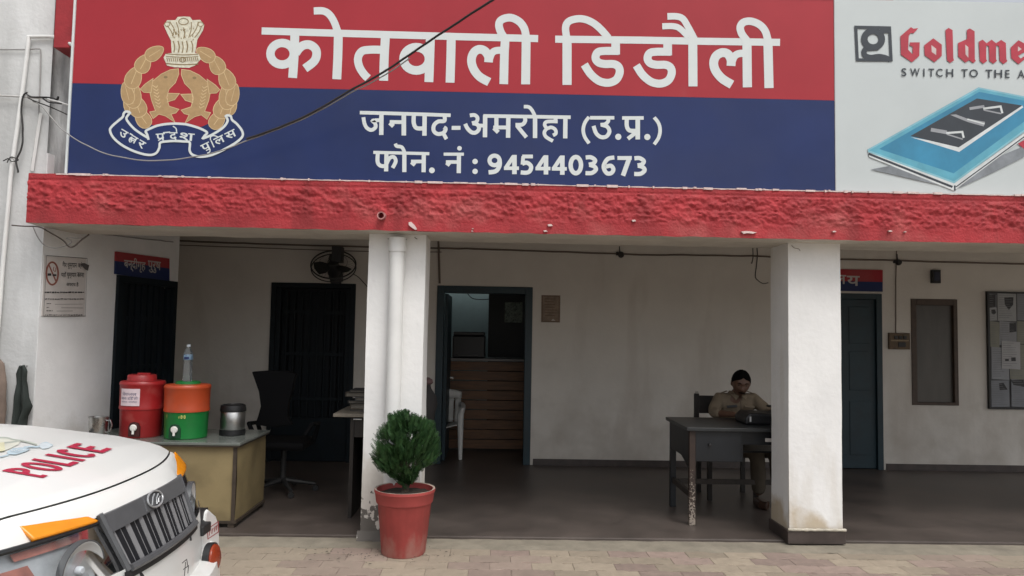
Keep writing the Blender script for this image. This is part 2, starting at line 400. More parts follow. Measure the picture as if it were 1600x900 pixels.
b = B(); b.grid(lambda a, c: Vector((2.298+.454*a, D-.018-.012*c*(1-c)*4, FL+.088+.022*c+.006*noise.noise(Vector((a*14, c, 3))))), 30, 3); obj('mortar_lip', b, M('mortar', (.5, .46, .38), .9, var=.2, vs=20), pr)
b = B(); b.grid(lambda a, c: Vector((-1.02+.50*a+.01*noise.noise(Vector((a*9, c, 1))), D-.005-.03*(1-c), FL-.02+.07*c+.012*noise.noise(Vector((a*8, 2, c))))), 20, 3); obj('mortar_lip', b, pillar_mould, pl)
b = B()
for px0, py0, n_, dx, dy in ((606, 372, 8, 4.2, .4), (1236, 384, 7, 2.5, 1.2), (648, 370, 4, 1.5, 1.5)):
    pts_ = [on_y(px0+dx*i_+random.uniform(-1, 1), py0+dy*i_+random.uniform(-1.2, 1.2), D-.007) for i_ in range(n_)]
    obj('crack', B().tube(pts_, .0022, 4), M('crack_dark', (.16, .13, .11), .9), st)
# skirting along the back wall
for x0, x1 in ((XW+.02, -2.72), (-1.66, -.73), (.49, 3.87), (4.77, 9)): obj('skirting', B().box(x0, x1, YB-.014, YB+.01, FL, FL+.075), skirt_mat, st)
# red band (projecting concrete lintel) with rough stucco face
BX0, BX1, BY, BZ0, BZ1 = -3.50, 9.0, 5.55, 2.362, 2.735
def stucco(a, c):
    x = BX0+(BX1-BX0)*a; z = BZ0+(BZ1-BZ0)*c
    rough = max(0, min(1, (c-.20-.06*noise.noise(Vector((x*1.7, 2, 2))))/.14))*max(0, min(1, (.87-c)/.04))
    q = Vector((x*11+z*6, 0, z*22)); d = noise.fractal(q, .75, 2.2, 6)*.55 + abs(noise.noise(Vector((x*19+.6*z*20, 3, z*30))))*.9 + .35*noise.noise(Vector((x*45, 5, z*60)))
    rd = noise.noise(Vector((x*1.2, 9, 0)))*.006
    edge = .006*noise.noise(Vector((x*7, 4, 1))) if c in (0., 1.) else 0
    return Vector((x, BY - .019*rough*d + (.006 if .865 < c < .90 else 0) - rd - .002*noise.noise(Vector((x*5, 1, z*9))), z+edge + .006*noise.noise(Vector((x*1.1, 7, 0)))))
b = B(); b.grid(stucco, 1500, 40)
band = obj('lintel_band', b, red_stucco, st, smooth=True, ang=80)
b = B(); b.grid(lambda a, c: Vector((BX0+(BX1-BX0)*a, BY+.62*c, BZ0+.006*noise.noise(Vector((a*40, c*3, 2)))+(.006*noise.noise(Vector(((BX0+(BX1-BX0)*a)*7, 4, 1)))+.006*noise.noise(Vector(((BX0+(BX1-BX0)*a)*1.1, 7, 0))) if c == 0 else 0))), 300, 4); obj('soffit', b, soffit_mat, st)
b = B(); b.box(BX0, BX1, BY+.012, 6.17, BZ0+.03, BZ1-.012); b.box(BX0-.003, BX0+.02, BY+.0, 6.16, BZ0+.004, BZ1); obj('lintel', b, red_smooth, st)
b = B(); b.box(BX0, BX1, 6.0, 6.20, BZ1-.01, 3.1); obj('upper_wall', b, soffit_mat, st)
# chips of bare plaster: along the band's top arris and on its face
b = B()
for i in range(60):
    x = random.uniform(-3.4, 4.4); w = random.choice([.01, .015, .02, .05, .09])*random.uniform(.6, 1.3)
    b.box(x, x+w, BY-.0085-.00011*i, BY+.03, BZ1-random.uniform(.003, .010), BZ1+random.uniform(.006, .010))
b.grid(lambda a, c: Vector((-3.3+9.5*a, BY-.004+.05*c, BZ1+.004+.004*noise.noise(Vector((a*90, c, 0))))), 300, 1); b.grid(lambda a, c: Vector((-3.3+9.5*a, BY-.0035, BZ1-.004+(.008+.004*noise.noise(Vector((a*90, 0, 0))))*c+(.003*noise.noise(Vector((a*160, 4, 0))) if c == 0 else 0))), 400, 1)
def chip(px, py, pts):
    c = on_y(px, py, BY-.014)
    b.prism([c+Vector((a*.001, -.006, d*.001)) for a, d in pts], (0, .02, 0))
chip(645, 353, [(-32, 26), (-12, 30), (14, 6), (32, -24), (20, -30), (-8, -12), (-30, 6)])
chip(1170, 363, [(-60, 4), (-20, 10), (20, 6), (60, 0), (30, -10), (-10, -6), (-40, -12)])
chip(990, 345, [(-14, 6), (10, 8), (18, -2), (-8, -8)])
chip(860, 352, [(-22, 6), (6, 8), (18, -4), (-14, -8)])
for i in range(6):
    s_ = random.uniform(.3, .8); chip(random.uniform(250, 1560), random.choice([360, 362, 356, 330])+random.uniform(-3, 3), [(-20*s_, 6*s_), (6*s_, 9*s_), (22*s_, -3*s_), (-10*s_, -7*s_)])
obj('bare_plaster_chip', b, chip_mat, st)
b = B()
c = on_y(597, 337, BY-.02); b.tube([c+Vector((0, .04, 0)), c+Vector((0, -.055, -.006))], .030, 20, cap=False); b.tube([c+Vector((0, .03, 0)), c+Vector((0, -.055, -.006))], .022, 20, cap=False)
for k_ in range(20):
    a0, a1 = 2*math.pi*k_/20, 2*math.pi*(k_+1)/20; q = c+Vector((0, -.055, -.006))
    b.face([q+Vector((math.cos(a)*r_, 0, math.sin(a)*r_)) for a, r_ in ((a0, .030), (a1, .030), (a1, .022), (a0, .022))])
b2 = B(); b2.lathe([(.0, 0), (.022, 0)], c+Vector((0, .028, 0)), 20, Matrix.Rotation(R(90), 4, 'X'))
sp_ = obj('drain_spout', b, M('spout_paint', (.50, .22, .21), .6, var=.2, vs=30), st, smooth=True); obj('bore', b2, M('bore_dark', (.02, .01, .01), .9), sp_)
# openings: frames, doors, bars
def door_frame(x0, x1, y, z1, w, mat, parent, dep=.12):
    b = B(); b.box(x0, x0+w, y, y+dep, FL, z1); b.box(x1-w, x1, y, y+dep, FL, z1); b.box(x0+w, x1-w, y, y+dep, z1-w, z1)
    return obj('door_frame', b, mat, parent, bevel=.004)
def bars(P, w, h, parent, step=.085):
    """P(u, z, d): local frame; vertical bars with flat cross rails"""
    b = B(); n = int(w/step)
    for i in range(1, n):
        u = w*i/n; b.tube([P(u, .03, .03), P(u, h-.02, .03)], .011, 6)
    for z in (.35, h*.36, h*.62, h-.28):
        q = [P(.04, z-.02, .022), P(w-.04, z-.02, .022), P(w-.04, z+.02, .022), P(.04, z+.02, .022)]; b.prism(q, P(0, 0, .016)-P(0, 0, 0))
    return obj('bar_grille', b, bar_paint, parent)
# back cell door
dr_ = door_frame(-2.69, -1.68, YB-.02, DZ, .06, bar_paint, st)
door1 = obj('cell_door', B().box(-2.63, -2.575, YB+.005, YB+.045, FL+.01, DZ-.065).box(-1.795, -1.74, YB+.005, YB+.045, FL+.01, DZ-.065).box(-2.575, -1.795, YB+.005, YB+.045, FL+.01, .55), bar_paint, st)
bars(lambda u, z, d: Vector((-2.60+u, YB+d, FL+z)), .83, DZ-.1, door1)
b = B()
for i in range(9): b.box(-2.565+i*.085, -2.50+i*.085, YB+.075, YB+.08, FL+.05, DZ-.1)
obj('sheet_panel', b, M('sheet_steel', (.006, .010, .014), .6, spec=.25, var=.25, vs=5, stretch=(1, 1, .2)), door1)
# side cell door
def SP(u, z, d): return PA + sd_*(su0+u) + Vector((0, 0, FL+z)) - sn*d
sw = su1-su0; sh = sdz-FL
b = B()
for (a0, a1, z0, z1) in ((0, .06, 0, sh), (sw-.06, sw, 0, sh), (.06, sw-.06, sh-.06, sh)): b.prism([SP(a0, z0, -.03), SP(a1, z0, -.03), SP(a1, z1, -.03), SP(a0, z1, -.03)], -sn*.1)
obj('door_frame', b, bar_paint, st)
b = B()
for (a0, a1, z0, z1) in ((.07, .12, .02, sh-.08), (sw-.12, sw-.07, .02, sh-.08), (.12, sw-.12, .02, .5)): b.prism([SP(a0, z0, .0), SP(a1, z0, .0), SP(a1, z1, .0), SP(a0, z1, .0)], -sn*.04)
door0 = obj('cell_door', b, bar_paint, st)
bars(lambda u, z, d: SP(.07+u, z, d), sw-.14, sh-.1, door0)
b = B(); nb = 14
for i in range(nb):
    a0 = .12+i*(sw-.24)/nb; a1 = a0+(sw-.24)/nb; d_ = .012+.02*(i % 2); b.prism([SP(a0, .05, d_), SP(a1, .05, d_), SP(a1, sh-.02, d_), SP(a0, sh-.02, d_)], -sn*.02)
obj('sheet_panel', b, MATS['sheet_steel'], door0)
# middle door: frame plus leaf folded back inside on the left
door_frame(-.70, .455, YB-.02, DZ, .085, teal_paint, st, .16)
b = B(); b.box(-.615, -.575, YB+.16, YB+.98, FL+.01, DZ-.09)
lf = obj('door', b, teal_paint, st, bevel=.003); obj('handle', B().tube([(-.575, YB+.85, 1.0), (-.53, YB+.85, 1.0), (-.53, YB+.74, 1.0)], .011), steel, lf)
# right door: closed panel leaf
door_frame(3.90, 4.735, YB-.02, DZ, .07, teal_paint, st)
b = B(); b.box(3.97, 4.665, YB+.02, YB+.06, FL+.01, DZ-.07)
for z0, z1 in ((.2, .85), (.98, 1.45), (1.55, 2.0)):
    for x0 in (4.04, 4.34): b.box(x0, x0+.25, YB+.012, YB+.022, z0, z1)
obj('door', b, teal_paint, st, bevel=.004)
# shuttered window on the right
win_br = M('window_frame_brown', (.075, .050, .036), .6, var=.2, vs=9)
b = B(); b.box(5.10, 5.165, YB-.012, YB+.06, .815, 2.11); b.box(5.625, 5.675, YB-.012, YB+.06, .815, 2.11); b.box(5.165, 5.625, YB-.012, YB+.06, 2.035, 2.11); b.box(5.165, 5.625, YB-.012, YB+.06, .815, .85)
wf = obj('window', b, win_br, st, bevel=.004)
obj('pane', B().box(5.165, 5.625, YB+.03, YB+.035, .85, 2.035), M('grey_glass', (.078, .070, .062), .34, var=.22, vs=1.1, stretch=(2.2, 1, .5)), wf)
# neighbouring block on the left, in front of the veranda
nb_ = thing('side_block', 'weathered grey-white plastered two-storey block beside the sign, streaked with grime', 'building', (-5, 6, 0))
xc = on_y(59, 500, 5.80).x; xu = on_y(74, 150, 5.80).x
b = B()
def bw_(a, c):
    x = -9+(xc+9)*a; z = 6.2*c
    return Vector((x, 5.80+.006*noise.noise(Vector((x*1.5, z*1.5, 0))), z))
b.grid(bw_, 60, 60); b.face([(xc, 5.8, 0), (-3.60, 5.90, 0), (-3.60, 5.90, 6.2), (xc, 5.8, 6.2)])
obj('wall', b, block_wall, nb_)
b = B(); b.box(-9, -5.7, 5.83, 9.2, 0, 6.2); obj('core', b, block_wall, nb_)
b = B(); b.box(-3.75, 9, 6.25, 6.4, 3.1, 5.2 if False else 4.12); obj('parapet_wall', b, block_wall, st)
b = B(); b.box(xc-.2, -3.2, 5.87, 6.24, 2.74, 5.6); obj('set_back_wall', b, M('dark_weathered_plaster', (.60, .605, .60), .9, var=.22, vs=2.4, bump=.3, stretch=(2, 2, .6)), nb_)
stain(MATS['dark_weathered_plaster'], (.13, .13, .13), 2.4, 4.2, 2.6, .44, .8, .2, (2.5, 2.5, .7))
q0 = on_y(111, 92, 5.9); q1 = on_y(124, 0, 5.9)
b = B(); b.box(q0.x, -3.0, 5.66, 5.98, q0.z, 4.9); obj('eave_band', b, red_smooth, nb_, bevel=.004)
# red parapet and railing bits seen just above the board
b = B(); a0 = on_y(1318, 3, 6.3); a1 = on_y(1391, 3, 6.3); b.box(a0.x, a1.x, 6.25, 6.42, 4.125, 5.0); b.box(on_y(1292, 3, 6.3).x, on_y(1304, 3, 6.3).x, 6.25, 6.42, 4.125, 5.0); obj('parapet_post', b, red_smooth, st)
b = B(); b.tube([(2.2, 6.3, 4.125), (2.3, 6.3, 4.8), (2.45, 6.3, 4.125)], .012); b.tube([(-1, 6.3, 4.42), (4.2, 6.3, 4.44)], .016); obj('railing', b, M('railing_paint', (.5, .47, .47), .6), st)

# ================================================================ SIGN BOARD
def sgn(px, py, o): p = on_y(px, py, YS); return Vector((p.x, YS-o, p.z))
SX0, SX1 = -3.245, 2.612
AX1 = 6.4
zt = lambda x: 4.20 + .012*(x+3)   # top edge of the boards
ZB = 2.742
sb = thing('police_sign', 'big red and navy signboard with gold crest and white Hindi lettering above the porch', 'signboard', (-.3, YS, ZB))
zmid0, zmid1 = 3.447, 3.461
b = B(); b.prism([(SX0, YS, zmid0), (SX1, YS, zmid1), (SX1, YS, zt(SX1)), (SX0, YS, zt(SX0))], (0, .06, 0)); obj('red_panel', b, sign_red, sb)
b = B(); b.prism([(SX0, YS, ZB), (SX1, YS, ZB), (SX1, YS, zmid1-.001), (SX0, YS, zmid0-.001)], (0, .06, 0)); obj('blue_panel', b, sign_blue, sb)
b = B(); b.box(SX0-.018, SX0-.001, YS-.012, YS+.07, ZB, zt(SX0)); obj('edge_strip', b, sign_white, sb, bevel=.003)
b = B(); b.prism([(SX0, YS-.006, zt(SX0)+.001), (SX1, YS-.006, zt(SX1)+.001), (SX1, YS-.006, zt(SX1)+.016), (SX0, YS-.006, zt(SX0)+.016)], (0, .07, 0)); obj('top_strip', b, M('frame_metal', (.45, .43, .42), .5, var=.1), sb)
# ---- writing
Ta, Tb, Tc, Td = reg(400, 0, 5.625), reg(620, 0, 5.625), reg(860, 0, 5.625), reg(1040, 0, 5.625)
Te, Tf = reg(540, 150, 6.1538), reg(790, 150, 6.1538)
I = Ink(sgn)
I.stroke('t', [(408.9, 48.4), (500, 51.2), (640, 55.2), (740, 58), (840.8, 60.4)], 11.2)
I.stroke('t', [(867.5, 61.3), (1000, 62.8), (1100, 64.6), (1218.7, 66.3)], 11.2)
def s(T, pts, w, c=True, closed=False): I.stroke('t', pts, w, c, closed, T)
s(Ta, [(342, 290), (335, 500), (322, 685)], 78)
I.ring('t', (230, 473), 103, 95, 74, Ta)
s(Ta, [(350, 470), (378, 428), (420, 398), (475, 395), (522, 430), (533, 480), (510, 540), (430, 603)], 76)
s(Ta, [(724, 290), (720, 480), (710, 697)], 78); s(Ta, [(508, 97), (590, 97), (645, 128), (688, 195), (722, 290)], 64)
s(Ta, [(1137, 325), (1127, 520), (1122, 710)], 78); s(Ta, [(1105, 438), (1000, 438), (930, 452), (897, 510), (908, 585), (948, 650), (985, 688)], 70)
I.ring('t', (172, 518), 112, 102, 76, Tb)
s(Tb, [(295, 340), (290, 500), (282, 722)], 78); s(Tb, [(478, 350), (475, 500), (468, 727)], 78)
s(Tb, [(806, 548), (806, 500), (775, 450), (725, 434), (678, 462), (656, 525), (672, 600), (725, 672), (812, 722)], 76)
s(Tb, [(815, 520), (835, 470), (870, 446), (940, 442)], 62)
s(Tb, [(952, 350), (945, 500), (940, 740)], 76); s(Tb, [(955, 345), (915, 285), (898, 215), (925, 172), (1000, 156), (1075, 190), (1120, 250), (1137, 330)], 68); s(Tb, [(1137, 320), (1135, 500), (1132, 742)], 78)
s(Tc, [(146, 330), (146, 747)], 80, False); s(Tc, [(145, 345), (133, 245), (160, 190), (230, 167), (300, 170), (380, 205), (450, 265), (510, 335)], 64)
for dx, dy in ((0, 0), (457, 7)):
    s(Tc, [(573+dx, 365+dy), (573+dx, 480+dy)], 76, False)
    s(Tc, [(600+dx, 449+dy), (470+dx, 449+dy), (415+dx, 462+dy), (396+dx, 508+dy), (420+dx, 548+dy), (475+dx, 563+dy), (555+dx, 564+dy), (598+dx, 588+dy), (609+dx, 635+dy), (585+dx, 693+dy), (540+dx, 722+dy), (485+dx, 728+dy), (420+dx, 708+dy), (352+dx, 650+dy), (298+dx, 568+dy)], 70)
s(Td, [(238, 320), (240, 760)], 79, False); s(Td, [(15, 145), (95, 145), (150, 165), (190, 225), (247, 330)], 58); s(Td, [(-30, 232), (65, 231), (125, 252), (200, 325)], 54)
s(Td, [(574, 580), (574, 525), (545, 475), (495, 464), (445, 492), (422, 550), (438, 620), (495, 690), (582, 745)], 78)
s(Td, [(582, 545), (605, 495), (645, 472), (705, 470)], 64); s(Td, [(714, 375), (718, 768)], 80, False)
s(Td, [(720, 365), (670, 300), (655, 240), (685, 197), (750, 188), (825, 218), (875, 275), (900, 360)], 66); s(Td, [(898, 345), (908, 775)], 80, False)
I.done(sb, {'t': sign_white}, {'t': 'station_name_lettering'})
I = Ink(sgn)
s(Te, [(137, 160), (600, 172), (1010, 186)], 34); s(Te, [(345, 170), (343, 375)], 42, False)
s(Te, [(345, 232), (262, 238), (283, 262), (288, 300), (250, 327), (208, 310), (182, 265), (172, 205)], 36)
s(Te, [(560, 175), (560, 380)], 44, False); s(Te, [(425, 250), (550, 252)], 36, False); s(Te, [(425, 258), (460, 292)], 40, False)
s(Te, [(760, 180), (758, 382)], 42, False); s(Te, [(656, 185), (656, 262), (682, 308), (750, 312)], 40)
s(Te, [(950, 180), (950, 238), (890, 246), (850, 282), (848, 335), (885, 365), (940, 355), (962, 318), (945, 302)], 38); s(Te, [(935, 352), (970, 415)], 36, False)
s(Te, [(1020, 307), (1105, 307)], 38, False)
s(Te, [(1195, 187), (1240, 184), (1268, 210), (1258, 248), (1215, 262)], 36); s(Te, [(1222, 262), (1268, 276), (1283, 315), (1255, 350), (1212, 350), (1172, 312), (1150, 268)], 38)
s(Te, [(1280, 285), (1345, 285)], 36, False); s(Te, [(1342, 185), (1340, 397)], 42, False)
I.stroke('t', [Te((1325, 192)), Tf((625, 205))], 34/6.15)
s(Te, [(1450, 195), (1450, 305)], 40, False); s(Te, [(1420, 303), (1570, 303)], 36, False); s(Te, [(1425, 308), (1468, 350)], 40, False); s(Te, [(1565, 195), (1562, 402)], 42, False)
s(Tf, [(182, 200), (188, 240), (160, 275), (95, 278)], 38); s(Tf, [(108, 285), (200, 398)], 38, False)
s(Tf, [(283, 195), (283, 405)], 42, False); s(Tf, [(175, 103), (220, 106), (252, 135), (283, 195)], 34)
s(Tf, [(480, 210), (480, 246)], 38, False); s(Tf, [(500, 246), (400, 247), (375, 275), (398, 310), (440, 302), (478, 325), (482, 362), (455, 378)], 34); s(Tf, [(395, 315), (372, 350), (388, 393), (455, 434)], 34)
s(Tf, [(575, 205), (573, 408)], 42, False); s(Tf, [(802, 202), (762, 258), (746, 325), (760, 392), (802, 456)], 34)
s(Tf, [(812, 210), (1045, 210)], 34, False); s(Tf, [(985, 215), (985, 245), (955, 272), (912, 277)], 36); s(Tf, [(918, 277), (975, 295), (998, 342), (968, 390), (915, 395), (870, 358), (845, 288)], 38)
I.dot('t', (1083, 393), 30, Tf); s(Tf, [(1120, 212), (1327, 212)], 34, False); s(Tf, [(1270, 215), (1270, 418)], 44, False); s(Tf, [(1165, 220), (1165, 290), (1192, 332), (1262, 335)], 40); s(Tf, [(1262, 345), (1175, 412)], 38, False)
I.dot('t', (1362, 395), 30, Tf); s(Tf, [(1428, 206), (1470, 262), (1485, 330), (1470, 402), (1428, 466)], 34)
I.done(sb, {'t': sign_white}, {'t': 'district_lettering'})
I = Ink(sgn)
s(Te, [(267, 542), (805, 555)], 30, False); s(Te, [(393, 550), (390, 725)], 40, False); s(Te, [(310, 550), (308, 632), (335, 670), (390, 675)], 38)
s(Te, [(395, 650), (425, 596), (465, 588), (482, 630), (452, 692)], 36); s(Te, [(565, 550), (565, 732)], 40, False); s(Te, [(478, 458), (492, 482), (542, 494), (570, 550)], 34)
s(Te, [(752, 560), (750, 733)], 40, False); s(Te, [(630, 630), (750, 630)], 34, False); s(Te, [(632, 636), (668, 664)], 38, False); I.dot('t', (830, 715), 28, Te)
s(Te, [(943, 560), (1137, 560)], 30, False); s(Te, [(1090, 565), (1088, 742)], 40, False); s(Te, [(965, 635), (1085, 635)], 34, False); s(Te, [(970, 641), (1003, 666)], 38, False); I.dot('t', (1095, 503), 22, Te)
I.dot('t', (1245, 630), 26, Te); I.dot('t', (1245, 725), 26, Te)
I.ring('t', (1432, 620), 48, 46, 40, Te); s(Te, [(1480, 610), (1480, 670), (1445, 722), (1375, 735)], 42)
for dx, dy in ((0, -3), (303, 0), (460, 3)):
    s(Tf, [(85+dx, 570+dy), (85+dx, 755+dy)], 44, False); s(Tf, [(75+dx, 585+dy), (5+dx, 690+dy)], 38, False); s(Tf, [(-16+dx, 698+dy), (128+dx, 698+dy)], 34, False)
s(Tf, [(262, 582), (160, 582)], 36, False); s(Tf, [(170, 580), (162, 660)], 36, False); s(Tf, [(160, 652), (205, 642), (244, 675), (235, 720), (200, 738), (145, 735)], 40)
I.ring('t', (675, 665), 50, 78, 42, Tf)
for dx, dy in ((0, 0), (468, 8)): s(Tf, [(770+dx, 592+dy), (820+dx, 590+dy), (860+dx, 618+dy), (842+dx, 650+dy), (800+dx, 660+dy)], 40); s(Tf, [(805+dx, 662+dy), (852+dx, 678+dy), (868+dx, 708+dy), (830+dx, 740+dy), (768+dx, 742+dy)], 40)
s(Tf, [(1045, 592), (985, 604), (950, 650), (944, 695), (972, 742), (1015, 742), (1036, 706), (1012, 672), (962, 680)], 40)
s(Tf, [(1075, 597), (1212, 597)], 38, False); s(Tf, [(1188, 600), (1128, 767)], 44, False)
I.done(sb, {'t': sign_white}, {'t': 'phone_lettering'})
# ---- crest
Tg, Th = reg(160, 0, 3.4625), reg(170, 150, 7.2727)
crest_gold = M('crest_gold', (.40, .26, .12), .5, var=.08, vs=30); crest_line = M('crest_pale_line', (.62, .46, .25), .5); crest_ivory = M('crest_ivory', (.66, .63, .50), .5, var=.15, vs=40); crest_brown = M('crest_brown', (.24, .17, .075), .6)
I = Ink(sgn)
I.poly('r', [(415+285*math.cos(a), 500+205*math.sin(a)) for a in [2*math.pi*i/40 for i in range(40)]], T=Tg)
leaves = [(283, 288, 100, 62, -32), (222, 345, 96, 70, -62), (170, 420, 110, 74, -68), (135, 505, 110, 58, -105), (170, 520, 120, 70, -84), (190, 575, 110, 78, -110), (218, 640, 104, 66, -125), (150, 570, 90, 60, -118)]
def leaf(cx, cy, ln, wd, an, mir):
    an = R(an); pts = []
    for i in range(18):
        t = 2*math.pi*i/18; x = math.cos(t)*ln/2; y = math.sin(t)*wd/2*(1-.25*math.cos(t))
        x *= 1.12; y *= 1.18; px, py = cx+x*math.cos(an)-y*math.sin(an), cy+x*math.sin(an)+y*math.cos(an)
        pts.append((842-px, py+7) if mir else (px, py))
    I.poly('g', pts, T=Tg); I.stroke('l', pts, 3.4, closed=True, T=Tg)
    e = lambda q: (cx+q*math.cos(an), cy+q*math.sin(an)); a, c = e(-ln*.35), e(ln*.35)
    if mir: a, c = (842-a[0], a[1]+7), (842-c[0], c[1]+7)
    I.stroke('l', [a, c], 3, T=Tg)
for m_ in (False, True):
    for lf_ in reversed(leaves): leaf(*lf_, m_)
fish = [(412, 372), (414, 402), (396, 448), (362, 482), (348, 528), (362, 575), (415, 592), (398, 612), (372, 618), (395, 664), (342, 628), (306, 618), (275, 642), (256, 606), (288, 600), (266, 540), (256, 490), (273, 440), (318, 402), (368, 378)]
finl = [(275, 425), (232, 455), (206, 482), (224, 500), (264, 502)]; finr = [(355, 505), (417, 507), (392, 540), (352, 552)]
for m_ in (False, True):
    mm = (lambda p: (842-p[0], p[1]+4)) if m_ else (lambda p: p)
    for q in (fish, finl, finr): I.poly('g', [mm(p) for p in q], T=Tg); I.stroke('l', [mm(p) for p in q], 3.2, closed=True, T=Tg)
    I.dot('k', mm((343, 418)), 11, Tg, 7)
    for i in range(7):
        y = 462+i*18; I.stroke('l', [mm((272+i*3, y)), mm((292+i*3, y+12)), mm((300+i*3, y+2))], 4, T=Tg)
lion = [(332, 312), (345, 290), (376, 288), (372, 220), (346, 168), (333, 136), (352, 110), (396, 110), (408, 92), (440, 90), (475, 92), (488, 110), (530, 108), (552, 136), (545, 165), (515, 215), (503, 288), (522, 292), (533, 322), (502, 355), (470, 368), (392, 365), (350, 355)]
I.poly('i', lion, T=Tg)
for a, c, w in (((352, 140), (385, 205), 5), ((365, 118), (398, 190), 5), ((400, 120), (415, 205), 5), ((440, 150), (440, 210), 5), ((482, 120), (468, 205), 5), ((520, 118), (488, 190), 5), ((538, 140), (500, 205), 5), ((384, 222), (388, 285), 6), ((410, 222), (412, 285), 7), ((432, 225), (432, 288), 6), ((456, 222), (456, 285), 7), ((482, 222), (486, 285), 6)): I.stroke('k', [a, ((a[0]+c[0])/2+6, (a[1]+c[1])/2), c], w, True, T=Tg)
for y, w in ((292, 5), (305, 4), (345, 6)): I.stroke('k', [(345, y), (435, y+6), (520, y+2)], w, True, T=Tg)
I.ring('k', (435, 325), 14, 12, 4, Tg); I.ring('k', (440, 118), 26, 17, 5, Tg); I.ring('k', (352, 132), 14, 12, 4, Tg); I.ring('k', (533, 132), 14, 12, 4, Tg)
for i in range(26):
    x, y = random.uniform(380, 500), random.uniform(150, 212); I.stroke('k', [(x, y), (x+random.uniform(-5, 5), y+9)], 4, T=Tg)
for i in range(16):
    x = 350+i*11; I.stroke('k', [(x, 312+random.uniform(-3, 3)), (x+5, 334)], 4, T=Tg)
# ribbon
lp = [(205, 190), (185, 245), (110, 290), (30, 370), (20, 410), (60, 480), (170, 570), (320, 642), (460, 672), (540, 652), (580, 590), (590, 530), (470, 500), (430, 465), (290, 370), (215, 285)]
cp = [(425, 400), (560, 335), (740, 318), (900, 327), (1030, 367), (1125, 420), (1065, 490), (925, 530), (760, 512), (590, 530), (470, 500)]
rp = [(1355, 235), (1360, 285), (1300, 362), (1180, 440), (1065, 490), (925, 530), (930, 620), (960, 670), (1060, 690), (1200, 662), (1400, 560), (1510, 470), (1520, 400), (1460, 320), (1400, 272)]
for q in (lp, rp, cp): I.poly('n', q, T=Th)
W_ = 27
I.stroke('w', [(252, 205), (232, 183), (195, 180), (172, 205), (163, 240), (110, 285), (42, 345), (18, 395), (60, 480), (170, 570), (320, 640), (460, 672), (540, 652), (578, 590), (590, 532), (680, 516), (760, 513), (850, 518), (922, 530), (922, 620), (960, 672), (1060, 692), (1200, 662), (1400, 562), (1512, 475), (1520, 405), (1460, 322), (1405, 275), (1388, 232), (1350, 222), (1322, 240)], W_, True, T=Th)
I.stroke('w', [(236, 205), (205, 250), (222, 295), (290, 372), (370, 430), (450, 478)], W_, True, T=Th)
I.stroke('w', [(455, 500), (440, 440), (425, 400), (490, 365), (560, 338), (650, 322), (740, 316), (830, 319), (900, 328), (1030, 367), (1118, 415), (1090, 455), (1065, 492)], W_, True, T=Th)
I.stroke('w', [(1080, 482), (1180, 440), (1300, 362), (1352, 290), (1342, 245)], W_, True, T=Th)
def h(pts, w=15, c=False): I.stroke('w', pts, w, c, T=Th)
def glyph_at(ch, p0, e, s0, s1, hgt, dy=0):
    e = Vector(e).normalized(); n = Vector((-e.y, e.x)); p0 = Vector(p0)+n*dy; q = [p0+e*s0, p0+e*s1, p0+e*s1+n*hgt, p0+e*s0+n*hgt]; I.text('w', ch, [Th(t) for t in q], .014)
eL, eR = (.862, .506), (.896, -.443)
glyph_at('उ', (152, 372), eL, 0, 92, 82); glyph_at('त', (152, 372), eL, 138, 222, 80); glyph_at('र', (152, 372), eL, 240, 325, 84)
h([(243, 428), (275, 447)]); h([(272, 470), (246, 480), (236, 505), (250, 530)], 13, True); h([(246, 492), (290, 512)], 13)
glyph_at('प', (536, 432), (1, -.08), 0, 105, 80); h([(630, 470), (565, 508)], 13); h([(620, 420), (700, 412)], 14); glyph_at('द', (692, 414), (1, .0), 0, 92, 92); h([(732, 345), (768, 372), (774, 412)], 13, True); glyph_at('श', (812, 414), (1, .10), 0, 170, 86)
glyph_at('प', (1040, 566), eR, 0, 108, 82); h([(1108, 622), (1150, 606), (1150, 636), (1122, 650)], 12, True)
glyph_at('ल', (1040, 566), eR, 165, 285, 84); h([(1165, 508), (1200, 585)], 14); h([(1160, 505), (1160, 470), (1195, 452), (1250, 470)], 12, True)
glyph_at('स', (1040, 566), eR, 305, 432, 84)
cr = B(); ct = on_y(280, 140, YS)
I.layers and None
crest_root = obj('crest', I.layers.pop('g'), crest_gold, sb, fix=False)
I.done(crest_root, {'r': sign_red, 'l': crest_line, 'k': crest_brown, 'i': crest_ivory, 'n': sign_blue, 'w': sign_white}, {'r': 'red_field', 'l': 'gold_outline', 'k': 'brown_detail', 'i': 'lion_capital', 'n': 'ribbon', 'w': 'ribbon_lettering'})
# ---- advertising board to the right
ab = thing('advertising_board', 'pale grey advertising board with red blackletter name and blue switch plate picture', 'signboard', (4.4, YS, ZB))
b = B(); b.prism([(SX1+.006, YS+.004, ZB), (AX1, YS+.004, ZB), (AX1, YS+.004, zt(AX1)+.0), (SX1+.006, YS+.004, zt(SX1)+.004)], (0, .06, 0)); obj('panel', b, ad_grey, ab)
b = B(); b.box(SX1+.0005, SX1+.0055, YS-.004, YS+.05, ZB, zt(SX1)); obj('edge_strip', b, M('dull_edge', (.35, .34, .35), .5), ab)
ad_dark = M('ad_charcoal', (.025, .032, .042), .45); ad_red = M('ad_red', (.42, .022, .045), .45)
Ti, Tj = reg(1320, 20, 5.714), reg(1280, 0, 2.8125)
I = Ink(sgn)
I.stroke('k', [(98, 128), (400, 134), (414, 422), (112, 420)], 26, closed=True, T=Ti)
I.ring('k', (252, 236), 78, 74, 58, Ti); I.stroke('k', [(310, 175), (345, 160), (405, 158)], 46, True, T=Ti)
